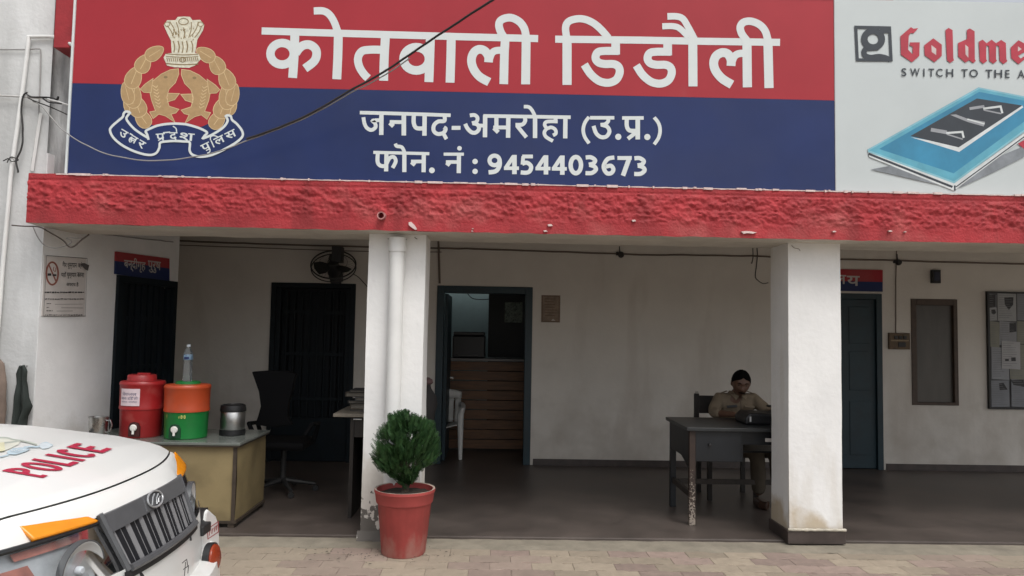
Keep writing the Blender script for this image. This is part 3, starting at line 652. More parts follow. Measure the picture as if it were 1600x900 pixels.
I.stroke('k', [(215, 305), (175, 335), (178, 378), (230, 398), (300, 390), (360, 400), (405, 422)], 46, True, T=Ti); I.stroke('k', [(200, 410), (400, 415)], 36, T=Ti)
I.stroke('k', [(190, 330), (300, 322)], 26, T=Ti)
for q in ([(495, 210), (590, 128), (612, 142), (655, 138), (612, 185), (590, 180), (570, 205), (565, 330), (605, 372), (605, 302), (578, 294), (580, 264), (668, 264), (665, 385), (598, 442), (500, 375)],
          [(897, 155), (925, 135), (962, 155), (968, 400), (974, 425), (940, 448), (912, 425), (905, 300)],
          [(1195, 258), (1230, 240), (1265, 272), (1310, 240), (1350, 272), (1395, 242), (1437, 270), (1442, 415), (1452, 432), (1415, 458), (1382, 430), (1375, 300), (1350, 290), (1350, 415), (1358, 430), (1325, 455), (1290, 430), (1285, 300), (1262, 290), (1262, 415), (1270, 430), (1235, 455), (1205, 430)]): I.poly('r', q, T=Ti)
for dx in (0, 0): pass
I.poly('r', [(708, 290), (790, 228), (865, 285), (865, 385), (800, 442), (712, 380)], T=Ti); I.poly('h', [(772, 288), (815, 322), (815, 378), (775, 350)], T=Ti)
for dx in (0, 640): I.poly('r', [(1010+dx, 270), (1090+dx, 235), (1088+dx, 155), (1115+dx, 140), (1158+dx, 165), (1160+dx, 415), (1170+dx, 430), (1145+dx, 450), (1110+dx, 422), (1075+dx, 446), (1012+dx, 390)], T=Ti); I.poly('h', [(1075+dx, 285), (1102+dx, 308), (1102+dx, 402), (1077+dx, 372)], T=Ti)
I.poly('r', [(1480, 310), (1550, 245), (1620, 285), (1622, 340), (1545, 385), (1570, 410), (1610, 380), (1622, 400), (1550, 460), (1485, 405)], T=Ti); I.poly('h', [(1545, 300), (1578, 325), (1545, 345)], T=Ti)
xs = [(1845, 255), (1930, 300), (1932, 430), (1900, 455), (1870, 430), (1830, 455), (1830, 380)]; I.poly('r', xs, T=Ti); I.poly('r', [(1965, 165), (2000, 148), (2035, 168), (2040, 440), (2005, 462), (1970, 436)], T=Ti)
for ch, x0, x1 in (('S', 505, 550), ('W', 583, 668), ('I', 700, 712), ('T', 745, 797), ('C', 815, 872), ('H', 905, 968), ('T', 1040, 1096), ('O', 1112, 1188), ('T', 1256, 1316), ('H', 1335, 1405), ('E', 1432, 1470), ('A', 1542, 1605)):
    yy = 495+(x0-505)*.017; I.text('k', ch, [Ti((x0, yy)), Ti((x1, yy)), Ti((x1, yy+72)), Ti((x0, yy+72))], .012)
I.poly('s', [(225, 745), (330, 725), (480, 760), (600, 805), (590, 826), (420, 790)], T=Tj); I.poly('s', [(610, 828), (760, 700), (905, 640), (900, 690), (760, 760), (640, 815)], T=Tj)
I.poly('w', [(215, 670), (220, 690), (590, 838), (905, 605), (1000, 535), (1000, 515), (600, 800)], T=Tj)
I.stroke('k', [(216, 676), (585, 822)], 10, T=Tj); I.stroke('k', [(595, 815), (595, 838)], 8, T=Tj); I.stroke('k', [(600, 822), (1000, 528)], 5, T=Tj)
I.poly('b', [(210, 658), (700, 384), (1060, 455), (592, 806)], T=Tj)
I.poly('b2', [(262, 655), (702, 404), (1000, 462), (590, 762)], T=Tj)
I.stroke('l', [(214, 660), (702, 388), (1056, 458)], 6, T=Tj); I.stroke('l', [(214, 664), (592, 802), (1056, 460)], 8, T=Tj)
I.poly('w', [(402, 603), (614, 668), (896, 472), (890, 462), (612, 640)], T=Tj)
I.poly('k', [(400, 598), (692, 433), (892, 464), (612, 648)], T=Tj)
I.stroke('g', [(490, 570), (560, 582)], 16, T=Tj); I.stroke('w', [(558, 585), (628, 580), (634, 606)], 9, T=Tj); I.stroke('g', [(560, 590), (630, 612)], 6, T=Tj)
I.poly('g', [(575, 505), (600, 503), (650, 522), (728, 536), (722, 556), (650, 536)], T=Tj); I.stroke('w', [(650, 524), (726, 545)], 6, T=Tj)
I.stroke('g', [(660, 478), (725, 468)], 12, T=Tj); I.stroke('w', [(720, 478), (796, 468), (804, 498)], 9, T=Tj); I.stroke('g', [(722, 484), (800, 500)], 6, T=Tj)
I.poly('r', [(872, 632), (905, 612), (960, 650), (920, 672)], T=Tj)
I.done(ab, {'k': ad_dark, 'r': ad_red, 'h': M('ad_pinkish', (.58, .50, .48), .5), 's': M('ad_printed_grey', (.22, .24, .26), .5, var=.2, vs=8), 'w': M('ad_white', (.62, .65, .65), .4), 'b': M('ad_pale_cyan', (.10, .36, .47), .4), 'b2': M('ad_blue', (.030, .22, .37), .4, var=.15, vs=2.5), 'l': M('ad_light_edge', (.22, .47, .55), .4), 'g': M('ad_mid_grey', (.30, .31, .33), .4)},
       {'k': 'emblem_and_slogan', 'r': 'brand_lettering', 'h': 'letter_counter', 's': 'printed_shade', 'w': 'plate_edge', 'b': 'switch_plate', 'b2': 'plate_centre', 'l': 'plate_outline', 'g': 'switch_symbol'})
# ---- cables in front of the boards
def cable(name, pts, r, mat, label, catg, group=None, seg=6, jit=0., n=8):
    P = [Vector(p) for p in pts]; out = []
    m = len(P)
    for i in range(m-1):
        p0, p1, p2, p3 = P[max(0, i-1)], P[i], P[i+1], P[min(m-1, i+2)]
        for k_ in range(n):
            t = k_/n; q = .5*((2*p1)+(p2-p0)*t+(2*p0-5*p1+4*p2-p3)*t*t+(3*p1-p0-3*p2+p3)*t**3)
            if jit: q += Vector((noise.noise(q*9), noise.noise(q*9+Vector((5, 0, 0))), noise.noise(q*9+Vector((0, 5, 0)))))*jit
            out.append(q)
    out.append(P[-1]); b = B(); b.tube(out, r, seg)
    return tag(obj(name, b, mat, smooth=True), label, catg, group)
sagp = [(790, -14, 4.0), (770, 0, 4.35), (700, 45, 4.75), (640, 85, 5.0), (600, 112, 5.1), (550, 140, 5.2), (480, 180, 5.3), (420, 205, 5.35), (385, 217, 5.38), (330, 235, 5.42), (250, 246, 5.46), (180, 240, 5.49), (130, 222, 5.51), (95, 200, 5.56), (65, 165, 5.70), (50, 154, 5.76)]
sp3 = [on_y(x, y, Y) for x, y, Y in sagp]; sp3.insert(0, sp3[0]+(sp3[0]-sp3[1])*4)
cable('overhead_cable', sp3[:10], .0075, wire_dark, 'thick black cable slanting across the signboard lettering', 'cable', jit=.003)
sp4 = [p+Vector((0, .012, -.014+.008*math.sin(i))) for i, p in enumerate(sp3)]
cable('overhead_cable', sp4[4:], .0045, wire_grey, 'thin grey wire sagging below the crest ribbon', 'cable', jit=.004)
# wall cables and conduit on the side block
def blk(x, y, o=.02): p = on_y(x, y, 5.80); return Vector((p.x, 5.80-o, p.z))
cable('conduit_pipe', [blk(49, 60, .03), blk(45, 95, .03), blk(36, 165, .03), blk(22, 265, .03), blk(17, 320, .03), blk(8, 420, .03), blk(2, 500, .03), blk(-12, 660, .03)], .016, pvc, 'white conduit pipe running down the grimy block wall', 'pipe', seg=10)
cable('conduit_pipe', [blk(47, 60, .03), blk(85, 60, .03), on_y(100, 64, 5.72), on_y(117, 72, 5.62)], .014, pvc, 'short white pipe bending from the block towards the signboard', 'pipe', seg=10)
cable('wall_cable', [blk(-20, 79), blk(20, 79), blk(45, 79), blk(62, 78), blk(66, 84), blk(65, 130), blk(63, 180)], .005, wire_grey, 'thin grey wire running level over the block then down', 'cable')
cable('trunking_strip', [blk(66, 178), blk(60, 215), blk(52, 268)], .014, pvc, 'white trunking strip above the end of the red band', 'pipe', seg=4)
cable('wall_cable', [blk(-20, 150, .04), blk(25, 153, .04), blk(60, 155, .04), on_y(85, 158, 5.7), on_y(114, 166, 5.62)], .008, M('pale_cable', (.55, .54, .52), .6), 'pale thick cable crossing level to the sign edge', 'cable', jit=.004)
cable('wall_cable', [blk(49, 147, .05), blk(43, 152, .05), blk(40, 175, .05), blk(42, 205, .05), blk(39, 235, .05), blk(32, 254, .05), blk(34, 272, .05)], .0065, wire_dark, 'black cable looping down beside the white conduit pipe', 'cable', jit=.008)
cable('wall_cable', [blk(48, 150, .05), blk(58, 155, .06), blk(70, 156, .06), on_y(80, 153, 5.72), on_y(88, 156, 5.7), on_y(90, 151, 5.68), on_y(84, 158, 5.7), on_y(68, 154, 5.74), on_y(75, 160, 5.7), on_y(97, 162, 5.66)], .006, wire_dark, 'knotted black splice of wires beside the sign edge', 'cable', jit=.012)
cable('wall_cable', [blk(50, 156, .05), blk(65, 163, .05), on_y(85, 170, 5.7), on_y(112, 182, 5.62)], .005, wire_dark, 'thin black wire dropping to the sign edge', 'cable', jit=.004)
cable('wall_cable', [blk(10, 252, .04), blk(20, 250, .05), blk(26, 255, .05), blk(35, 253, .05), blk(24, 248, .05), blk(18, 256, .05)], .004, wire_dark, 'small knot of wire tied round the conduit pipe', 'cable', jit=.01)
cable('wall_cable', [blk(-4, 454, .04), blk(2, 456, .05), blk(4, 460, .05), blk(0, 464, .05), blk(4, 470, .04)], .005, wire_dark, 'small wire clip on the conduit below the band', 'cable', jit=.006)
def und(x, y, Y=5.74): return on_y(x, y, Y)
cable('wall_cable', [und(18, 352), und(50, 354), und(70, 358), und(95, 374), und(108, 386), und(118, 384), und(130, 373), und(139, 366)], .0055, M('brown_wire', (.09, .07, .06), .7), 'dark twisted wires hanging in a loop under the band', 'cable', jit=.008)
cable('wall_cable', [und(52, 355), und(60, 372), und(70, 384), und(85, 388), und(104, 384), und(112, 378), und(104, 372), und(128, 372)], .004, wire_grey, 'slack grey wire drooping under the band', 'cable', jit=.006)
cable('wall_cable', [side(72, 356, .03), side(140, 364, .03), side(200, 371, .03), side(266, 378, .03)], .006, wire_grey, 'grey wire along the top of the side wall', 'cable', jit=.004)
# drain pipe on the pillar
b = B(); c0 = on_y(614, 640, D-.055); 
b.tube([(c0.x, D-.058, FL), (c0.x, D-.058, 2.30)], .058, 24); b.tube([(c0.x, D-.058, 2.22), (c0.x, D-.058, 2.33)], .066, 24)
dp = tag(obj('drain_pipe', b, pvc, smooth=True), 'white plastic drain pipe fixed down the pillar behind the potted bush', 'pipe')

# ================================================================ WALL FITTINGS
def bk(x, y, o=.01): p = on_y(x, y, YB); return Vector((p.x, YB-o, p.z))
cable('wall_conduit', [bk(275, 376), bk(400, 381), bk(575, 386), bk(690, 388), bk(800, 391), bk(970, 397), bk(1080, 399), bk(1204, 401), bk(1310, 405), bk(1500, 410), bk(1640, 414)], .011, M('conduit_brown', (.16, .125, .10), .7), 'thin brown conduit running along the top of the veranda back wall', 'pipe', jit=.006)
cable('wall_conduit', [bk(280, 383), bk(420, 388), bk(570, 393), bk(690, 394)], .006, MATS['conduit_brown'], 'second thinner conduit line above the cell door', 'pipe', jit=.004)
cable('wall_conduit', [bk(685, 375), bk(686, 400), bk(687, 443)], .014, MATS['conduit_brown'], 'short upright conduit down to the office door frame', 'pipe')
cable('hanging_wire', [bk(1182, 385), bk(1183, 405), bk(1180, 430), bk(1184, 438), bk(1192, 443), bk(1200, 442)], .005, wire_dark, 'loose wire dangling in a hook on the back wall', 'cable', jit=.004)
cable('hanging_wire', [bk(1176, 388), bk(1176, 402), bk(1174, 412)], .005, wire_dark, 'short loose wire end beside the dangling hook', 'cable', jit=.003)
cable('switch_wire', [bk(1400, 382), bk(1400, 405), bk(1399, 450), bk(1399, 521)], .006, MATS['conduit_brown'], 'thin wire running down to the wooden switch board', 'cable', jit=.003)
for px, py, lb in ((970, 398, 'small dark junction clip on the conduit above the seated man'), (1403, 410, 'small dark junction clip on the conduit above the switch board')):
    b = B(); c = bk(px, py); b.lathe([(0, -.03), (.035, -.03), (.04, -.005), (.03, .02), (0, .02)], c+Vector((0, -.01, 0)), 14, Matrix.Rotation(R(90), 4, 'X')); b.box(c.x-.06, c.x-.03, c.y-.02, c.y+.01, c.z-.01, c.z+.03); b.tube([c+Vector((-.02, -.02, .0)), c+Vector((-.02, -.01, .1))], .006)
    tag(obj('junction_clip', b, wire_dark, smooth=True), lb, 'electrical box')
# old switch board
p0, p1 = bk(1387, 520), bk(1420, 546)
sw_ = thing('switch_board', 'small brown wooden switch board beside the grey window', 'switch board', ((p0.x+p1.x)/2, YB, p1.z))
b = B(); b.box(p0.x, p1.x, YB-.035, YB, p1.z, p0.z); obj('base', b, M('switch_wood', (.13, .085, .045), .6, var=.25, vs=20), sw_, bevel=.005)
b = B()
for i in range(3): b.box(p0.x+.06+i*.055, p0.x+.10+i*.055, YB-.048, YB-.0352, p1.z+.125, p1.z+.165)
b.box(p0.x+.11, p0.x+.20, YB-.042, YB-.0352, p1.z+.03, p1.z+.085)
obj('switch', b, black_pl, sw_, bevel=.003)
b = B(); b.box(p0.x+.02, p1.x-.02, YB-.039, YB-.0352, p1.z+.1, p1.z+.112); obj('strip', b, M('switch_strip', (.35, .27, .17), .6), sw_)
# dark box above the window
p0, p1 = bk(1453, 422), bk(1466, 443)
wb = thing('wall_box', 'small black rectangular box mounted above the grey window', 'box', ((p0.x+p1.x)/2, YB, p1.z))
obj('housing', B().box(p0.x, p1.x, YB-.06, YB, p1.z, p0.z), black_pl, wb, bevel=.006); obj('lens', B().box(p0.x+.018, p1.x-.018, YB-.064, YB-.0605, p1.z+.03, p0.z-.03), M('dim_blue_plastic', (.02, .025, .05), .3), wb)
# bracket stubs on the soffit
for px, py, lb in ((1032, 381, 'small dark hook under the porch soffit above the veranda'), (1573, 386, 'small dark hook under the soffit above the notice board')):
    c = on_y(px, py, 6.5); b = B(); b.tube([c+Vector((-.045, 0, .02)), c+Vector((-.02, 0, .0)), c+Vector((.02, -.01, .01)), c+Vector((.03, 0, -.01))], [.008, .012, .016, .01]); b.tube([c+Vector((.02, 0, 0)), Vector((c.x+.02, c.y, 2.95))], .008)
    tag(obj('ceiling_hook', b, wire_dark, smooth=True), lb, 'hook')
# paper notice
p0, p1 = bk(846, 461), bk(875, 504)
pn = thing('paper_notice', 'faded tan paper notice in a thin frame beside the office door', 'notice', ((p0.x+p1.x)/2, YB, p1.z))
obj('sheet', B().box(p0.x, p1.x, YB-.006, YB, p1.z, p0.z), M('tan_paper', (.27, .205, .155), .9, var=.2, vs=14), pn)
I = Ink(lambda x, y, o: (lambda q: Vector((q.x, YB-.006-o, q.z)))(on_y(x, y, YB)), .0006)
for i in range(7): I.stroke('k', [(851, 467+i*4.3), (851+random.uniform(14, 20), 467.3+i*4.3)], .8)
I.stroke('k', [(847.5, 462.5), (873.5, 463), (873.5, 502.5), (847.5, 502)], .9, closed=True)
I.poly('w', [(861, 501), (864, 498.5), (868, 501)])
I.done(pn, {'k': M('faded_ink', (.14, .09, .07), .9), 'w': paper}, {'k': 'faded_writing', 'w': 'torn_corner'})
# no-smoking poster on the side wall
Tp = reg(55, 390, 7.826)
def sdp(x, y, o): return side(x, y, o+.004)
c = side(98, 495); po = thing('no_smoking_poster', 'white Hindi no-smoking poster with red ring on the side wall', 'poster', c)
b = B(); b.prism([side(*Tp(p), .0005) for p in ((108, 68), (618, 105), (598, 818), (72, 812))], sn*.004); obj('sheet', b, M('poster_paper', (.62, .58, .55), .85, var=.06, vs=8), po)
I = Ink(sdp, .0006, .0002)
I.ring('r', (202, 292), 72, 138, 22, Tp); I.stroke('r', [(160, 185), (250, 395)], 18, T=Tp)
I.poly('k', [(145, 290), (190, 290), (190, 320), (145, 320)], T=Tp); I.poly('k', [(205, 300), (252, 302), (252, 325), (205, 322)], T=Tp)
I.stroke('r', [(222, 210), (215, 250), (240, 265), (245, 220)], 9, True, T=Tp)
for body, x0, y0, x1, y1 in (('गैर', 325, 140, 378, 212), ('धूम्रपान', 388, 160, 500, 240), ('क्षेत्र', 515, 150, 612, 235), ('यहाँ', 308, 265, 372, 340), ('धूम्रपान', 380, 280, 495, 355), ('करना', 505, 280, 588, 338), ('अपराध है', 372, 392, 520, 452)):
    I.text('k', body, [Tp((x0, y0)), Tp((x1, y0+6)), Tp((x1, y1+4)), Tp((x0, y1))], .012)
for y, x0, x1, w in ((522, 105, 585, 18), (604, 105, 575, 14), (660, 120, 175, 10), (706, 120, 150, 10), (748, 118, 192, 12), (712, 300, 565, 4), (752, 240, 440, 4), (668, 220, 560, 3), (800, 95, 560, 12)):
    x = x0
    while x < x1:
        l_ = random.uniform(14, 40) if w > 5 else x1-x0; I.stroke('k', [(x, y+random.uniform(-2, 2)), (min(x+l_, x1), y+random.uniform(-2, 2))], w*random.uniform(.6, 1) if w > 5 else w, T=Tp); x += l_+random.uniform(3, 8)
I.stroke('k', [(112, 72), (330, 88), (612, 108)], 6, T=Tp); I.stroke('k', [(76, 815), (330, 822), (595, 812)], 6, T=Tp); I.stroke('k', [(112, 72), (104, 300), (76, 815)], 4, T=Tp); I.stroke('k', [(612, 108), (588, 812)], 3, T=Tp)
I.poly('d', [(540, 170), (575, 165), (635, 190), (620, 258), (590, 245), (560, 215)], T=Tp)
I.done(po, {'r': M('poster_red_brown', (.30, .10, .07), .8), 'k': ink_black, 'd': M('poster_smudge', (.10, .09, .09), .9)}, {'r': 'no_smoking_symbol', 'k': 'printed_writing', 'd': 'ink_smudge'})
# door signs
def two_tone(name, label, quad, split, place, offn, txt, parts_lbl=''):
    """small red over navy board; quad tl,tr,br,bl photo corners"""
    root = thing(name, label, 'sign', place(*quad[3], 0)); tl, tr, br, bl = [Vector(q) for q in quad]
    ml, mr_ = tl.lerp(bl, split), tr.lerp(br, split)
    b = B(); b.prism([place(*p, .02) for p in (tl, tr, mr_, ml)], -offn*.02); obj('red_panel', b, sign_red, root)
    b = B(); b.prism([place(*p, .02) for p in (ml, mr_, br, bl)], -offn*.02); obj('blue_panel', b, sign_blue, root)
    I = Ink(lambda x, y, o: place(x, y, .02+o), .001)
    for body, q in txt: I.text('w', body, q, .015)
    I.done(root, {'w': M('dull_white_paint', (.50, .48, .46), .7)}, {'w': 'lettering'})
Tq = reg(165, 385, 13.333)
two_tone('door_sign', 'small red and navy cell sign above the barred side door', [(179, 393), (262, 404), (262, 441), (178, 428)], .42, side, sn,
         [('बन्दीगृह', [Tq((340, 215)), Tq((790, 270)), Tq((790, 560)), Tq((340, 500))]), ('पुरुष', [Tq((840, 290)), Tq((1110, 325)), Tq((1110, 570)), Tq((840, 540))])])
Tr = reg(1180, 360, 2.25)
def bkp(x, y, o): q = on_y(x, y, YB); return Vector((q.x, YB-o, q.z))
two_tone('door_sign', 'small red and navy office sign above the teal door beside the pillar', [(1228, 419), (1378, 422), (1378, 456), (1228, 453)], .55, bkp, Vector((0, -1, 0)),
         [('कार्याल', [(1246, 428), (1321, 430), (1321, 450), (1246, 448)]), ('य', [(1322, 431), (1342, 431.5), (1342, 447), (1322, 446.5)])])
# notice board
p0, p1 = bk(1541, 458), bk(1541, 636)
NX0, NX1, NZ0, NZ1 = p0.x, p0.x+1.25, p1.z, p0.z
nbd = thing('notice_board', 'black framed notice board covered with pinned grey papers and photos', 'notice board', ((NX0+NX1)/2, YB, NZ0))
obj('backing', B().box(NX0, NX1, YB-.02, YB, NZ0, NZ1), M('board_backing', (.10, .10, .105), .8), nbd)
b = B(); b.box(NX0-.012, NX0+.012, YB-.04, YB-.0005, NZ0, NZ1); b.box(NX0-.012, NX1, YB-.04, YB-.0005, NZ1, NZ1+.02); b.box(NX0-.012, NX1, YB-.04, YB-.0005, NZ0-.02, NZ0); obj('frame', b, black_pl, nbd)
Tn = reg(1530, 440, 4.286)
def npz(x, y): q = on_y(*Tn((x, y)), YB); return q.x, q.z
lay = [0.021]
def sheet(x0, y0, x1, y1, col, mk=[]):
    (a, z1), (c_, z0) = npz(x0, y0), npz(x1, y1); lay[0] += .0011; y = YB-lay[0]
    m = M('pinned_paper_%d' % col, ((.30, .31, .33), (.36, .37, .38), (.24, .25, .27), (.26, .26, .22), (.42, .42, .43), (.28, .25, .24))[col], .85, var=.08, vs=7)
    t = random.uniform(-.01, .01); b = B(); b.prism([(a, y, z0+t), (c_, y, z0-t), (c_+t, y, z1-t), (a+t, y, z1+t)], (0, .0008, 0)); o = obj('pinned_sheet', b, m, nbd)
    I = Ink(lambda px, py, o_: Vector((npz(px, py)[0], y-o_, npz(px, py)[1])), .0004, .0001)
    for q in mk: I.poly('k', q)
    for i in range(int((y1-y0)/16)):
        yy = y0+12+i*15; I.stroke('t', [(x0+10, yy), (x0+10+(x1-x0-22)*random.uniform(.5, 1), yy)], 2.2)
    I.done(o, {'k': M('photo_dark', (.035, .035, .04), .6, var=.3, vs=30), 't': M('faint_print', (.20, .20, .21), .9)}, {'k': 'photo', 't': 'print'})
sheet(50, 85, 105, 172, 2, [[(52, 88), (102, 88), (102, 170), (52, 170)]])
sheet(55, 175, 112, 262, 1, [[(72, 190), (98, 186), (104, 210), (90, 222), (74, 212)]])
sheet(112, 80, 240, 265, 1, [[(158, 105), (220, 105), (218, 155), (190, 190), (162, 155)]])
sheet(242, 82, 380, 262, 2)
sheet(58, 268, 125, 440, 3); sheet(122, 268, 240, 430, 0, [[(192, 275), (238, 275), (238, 335), (192, 340)]]); sheet(240, 268, 380, 420, 3, [[(290, 385), (330, 385), (330, 425), (290, 425)]])
sheet(68, 440, 190, 655, 0); sheet(190, 420, 320, 655, 3)
sheet(60, 660, 192, 838, 2, [[(120, 680), (150, 676), (165, 700), (178, 722), (125, 726)]]); sheet(200, 655, 310, 838, 2, [[(200, 660), (285, 655), (292, 705), (215, 690)]]); sheet(310, 650, 420, 838, 1)
sheet(135, 400, 262, 585, 4, [[(160, 515), (185, 515), (185, 532), (160, 532)], [(200, 508), (230, 506), (232, 532), (202, 532)]])
sheet(330, 420, 440, 640, 1)
# wall fan
fc = on_y(521, 413, 8.62)
fan = thing('wall_fan', 'dark round wall fan tilted downwards above the cell door', 'fan', fc)
MT = Matrix.Translation(fc) @ Matrix.Rotation(R(6), 4, 'Y') @ Matrix.Rotation(R(-46), 4, 'X')
blk_m = M('fan_black', (.013, .013, .014), .5)
def loc_ring(b, r, y, t, seg=40):
    pts = [MT @ Vector((r*math.cos(2*math.pi*i/seg), y, r*math.sin(2*math.pi*i/seg))) for i in range(seg+1)]; b.tube(pts, t, 6, False)
b = B(); loc_ring(b, .255, 0, .009); loc_ring(b, .255, .05, .007); loc_ring(b, .06, -.035, .006); loc_ring(b, .16, -.028, .0018)
for i in range(40):
    a = 2*math.pi*i/40; d = Vector((math.cos(a), 0, math.sin(a)))
    b.tube([MT @ (d*.255), MT @ (d*.2+Vector((0, -.025, 0))), MT @ (d*.06+Vector((0, -.035, 0)))], .0012, 4)
obj('cage', b, blk_m, fan, smooth=True)
b = B()
for i in range(3):
    a = R(20+120*i); pts = []
    for u_, w_ in ((.05, -.03), (.12, -.085), (.20, -.10), (.225, -.03), (.21, .06), (.13, .07), (.05, .03)):
        q = Vector((u_, w_*.35, w_)); pts.append(MT @ (Matrix.Rotation(a, 4, 'Y') @ q))
    b.prism(pts, (MT.to_3x3() @ Vector((0, .004, 0))))
obj('blade', b, M('fan_blade', (.02, .022, .022), .4), fan)
b = B(); b.lathe([(0, -.04), (.05, -.035), (.06, 0), (.07, .03), (.075, .13), (.05, .18), (0, .19)], fc, 20, Matrix.Rotation(R(6), 4, 'Y') @ Matrix.Rotation(R(-46-90), 4, 'X') if False else (MT.to_3x3().to_4x4() @ Matrix.Rotation(R(-90), 4, 'X')))
b.box(fc.x-.02, fc.x+.09, fc.y-.02, fc.y+.14, fc.z+.03, fc.z+.21)
obj('motor', b, blk_m, fan, smooth=True)
q = on_y(527, 437, 8.85); b = B(); b.lathe([(.06, -.03), (.085, .05), (.07, .12), (0, .12)], Vector((q.x, 8.78, q.z-.02)), 20); b.tube([(q.x, 8.78, q.z+.05), (q.x-.02, 8.72, q.z+.13), MT @ Vector((0, .12, 0))], .03, 12); b.box(q.x-.05, q.x+.05, 8.8, YB, q.z-.02, q.z+.08)
obj('wall_mount', b, blk_m, fan, smooth=True)
cable('fan_cord', [bk(552, 428), bk(560, 433), bk(567, 440), bk(574, 448)], .005, wire_dark, 'thin cord curving from the wall fan to the pillar', 'cable')

# ================================================================ FURNITURE AND PEOPLE
# left desk
DX0, DX1, DY0, DY1, DZT = -3.31, -2.025, 5.99, 6.72, .70
dk = thing('office_desk', 'old beige-sided desk with grey-green top carrying the water coolers', 'desk', ((DX0+DX1)/2, 6.4, FL))
lam = M('desk_laminate', (.15, .165, .15), .22, var=.15, vs=4, spec=.6); bei = M('desk_beige', (.245, .19, .095), .55, var=.10, vs=3)
stain(bei, (.12, .09, .045), 0, .8, 3, .50, .5, .15)
dwood = M('dark_trim', (.05, .036, .025), .6, var=.2, vs=12)
obj('desk_top', B().box(DX0-.03, DX1+.03, DY0-.03, DY1+.03, DZT-.022, DZT), lam, dk, bevel=.004)
b = B(); b.box(DX0-.025, DX1+.025, DY0-.025, DY1+.025, DZT-.034, DZT-.023); obj('edge_trim', b, dwood, dk)
obj('front_panel', B().box(DX0+.02, DX1-.03, DY0+.01, DY0+.03, FL+.055, DZT-.035), bei, dk)
b = B(); b.grid(lambda a, c: Vector((DX1+.004*math.sin(a*6)+.006*math.sin(c*3), DY0+(DY1-DY0)*a, FL+.06+(DZT-.1-FL)*c)), 10, 10); b.box(DX1-.02, DX1-.004, DY0+.005, DY1, FL+.06, DZT-.035); obj('side_panel', b, bei, dk)
b = B(); b.box(DX0, DX0+.02, DY0+.01, DY1, FL+.06, DZT-.035); obj('side_panel', b, bei, dk)
b = B(); b.box(DX1-.03, DX1-.0005, DY0-.002, DY0+.012, FL+.05, DZT-.036); b.box(DX1-.035, DX1+.012, DY0-.004, DY1+.004, FL+.035, FL+.058); b.box(DX0, DX1-.036, DY0+.0, DY0+.03, FL+.035, FL+.055); obj('plinth', b, dwood, dk)
for x in (DX0+.03, DX1-.03):
    for y in (DY0+.03, DY1-.03): obj('leg', B().box(x-.025, x+.025, y-.025, y+.025, FL, FL+.036), dwood, dk)
ZD = DZT+.0005
# coolers
def cooler(name, label, cx, cy, r, h, m_low, m_up, m_lid, parts):
    root = thing(name, label, 'water cooler', (cx, cy, ZD)); hl = h*.50
    b = B(); b.lathe([(r*.90, 0), (r*.93, .006), (r*.96, hl-.004), (r*.97, hl), (r*.90, hl)], (cx, cy, ZD), 44); obj('body', b, m_low, root, smooth=True)
    b = B(); b.lathe([(r*.90, hl+.001), (r*1.0, hl+.001), (r*1.005, hl+.012), (r*.985, hl+.03), (r*1.0, h-.035), (r*1.02, h-.03), (r*1.02, h-.012), (r*.97, h), (r*.5, h+.006), (0, h+.006)], (cx, cy, ZD), 44); obj('upper_body', b, m_up, root, smooth=True)
    b = B()
    if parts == 'cap': b.lathe([(r*.66, h+.004), (r*.64, h+.045), (r*.60, h+.052), (0, h+.052)], (cx-.01, cy, ZD), 36); b.box(cx-.045, cx+.055, cy-.012, cy+.012, ZD+h+.05, ZD+h+.066)
    else: b.lathe([(r*.56, h+.004), (r*.55, h+.022), (r*.5, h+.026), (0, h+.026)], (cx, cy, ZD), 36)
    obj('lid', b, m_lid, root, smooth=True)
    b = B(); w = r*.26; hh = hl*.58; x0 = cx+(.02 if parts == 'cap' else -.02)
    out = [(x0-w, 0.015), (x0+w, .015), (x0+w, hh*.7), (x0+w*.7, hh*.95), (x0, hh*1.02), (x0-w*.7, hh*.95), (x0-w, hh*.7)]
    b.prism([(px, cy-r*.975, ZD+pz) for px, pz in out], (0, .05, 0)); rc = obj('tap_recess', b, M('recess_'+name+str(len(bpy.data.objects)), (.05, .008, .008) if parts == 'cap' else (.006, .05, .02), .6), root)
    b = B(); b.lathe([(0, 0), (.026, 0), (.028, .012), (.022, .02), (0, .022)], (x0, cy-r*.975-.001, ZD+hh*.66), 20, Matrix.Rotation(R(90), 4, 'X')); b.tube([(x0, cy-r*.975-.012, ZD+hh*.62), (x0, cy-r*.975-.016, ZD+hh*.28)], .010, 10); obj('tap', b, M('tap_white', (.72, .70, .66), .4), root, smooth=True)
    return root, cx, cy, r, h
cred = M('cooler_red', (.33, .016, .018), .38, var=.05, vs=3); stain(cred, (.42, .09, .08), -1, 4, 9, .62, .4, .12)
cor = M('cooler_orange', (.46, .065, .018), .4, var=.05, vs=3); cgr = M('cooler_green', (.008, .175, .035), .38, var=.06, vs=3)
stain(cor, (.30, .06, .03), -1, 4, 7, .60, .4, .15); stain(cgr, (.02, .10, .04), -1, 4, 6, .60, .45, .15)
qa = on_z(209, 684, ZD); A = cooler('water_cooler', 'all red round water cooler with white paper label and tap', qa.x, 6.28, .172, .455, cred, cred, M('cooler_lid_red', (.36, .02, .022), .42), 'cap')
qb = on_z(291, 688, ZD); Bc = cooler('water_cooler', 'orange over green round water cooler with a bottle on its lid', on_y(292, 640, 6.24).x, 6.24, .178, .435, cgr, cor, cgr, 'flat')
def on_cyl(cx, cy, r): return lambda x, z, o: Vector((cx+(r+o)*math.sin(x), cy-(r+o)*math.cos(x), z))
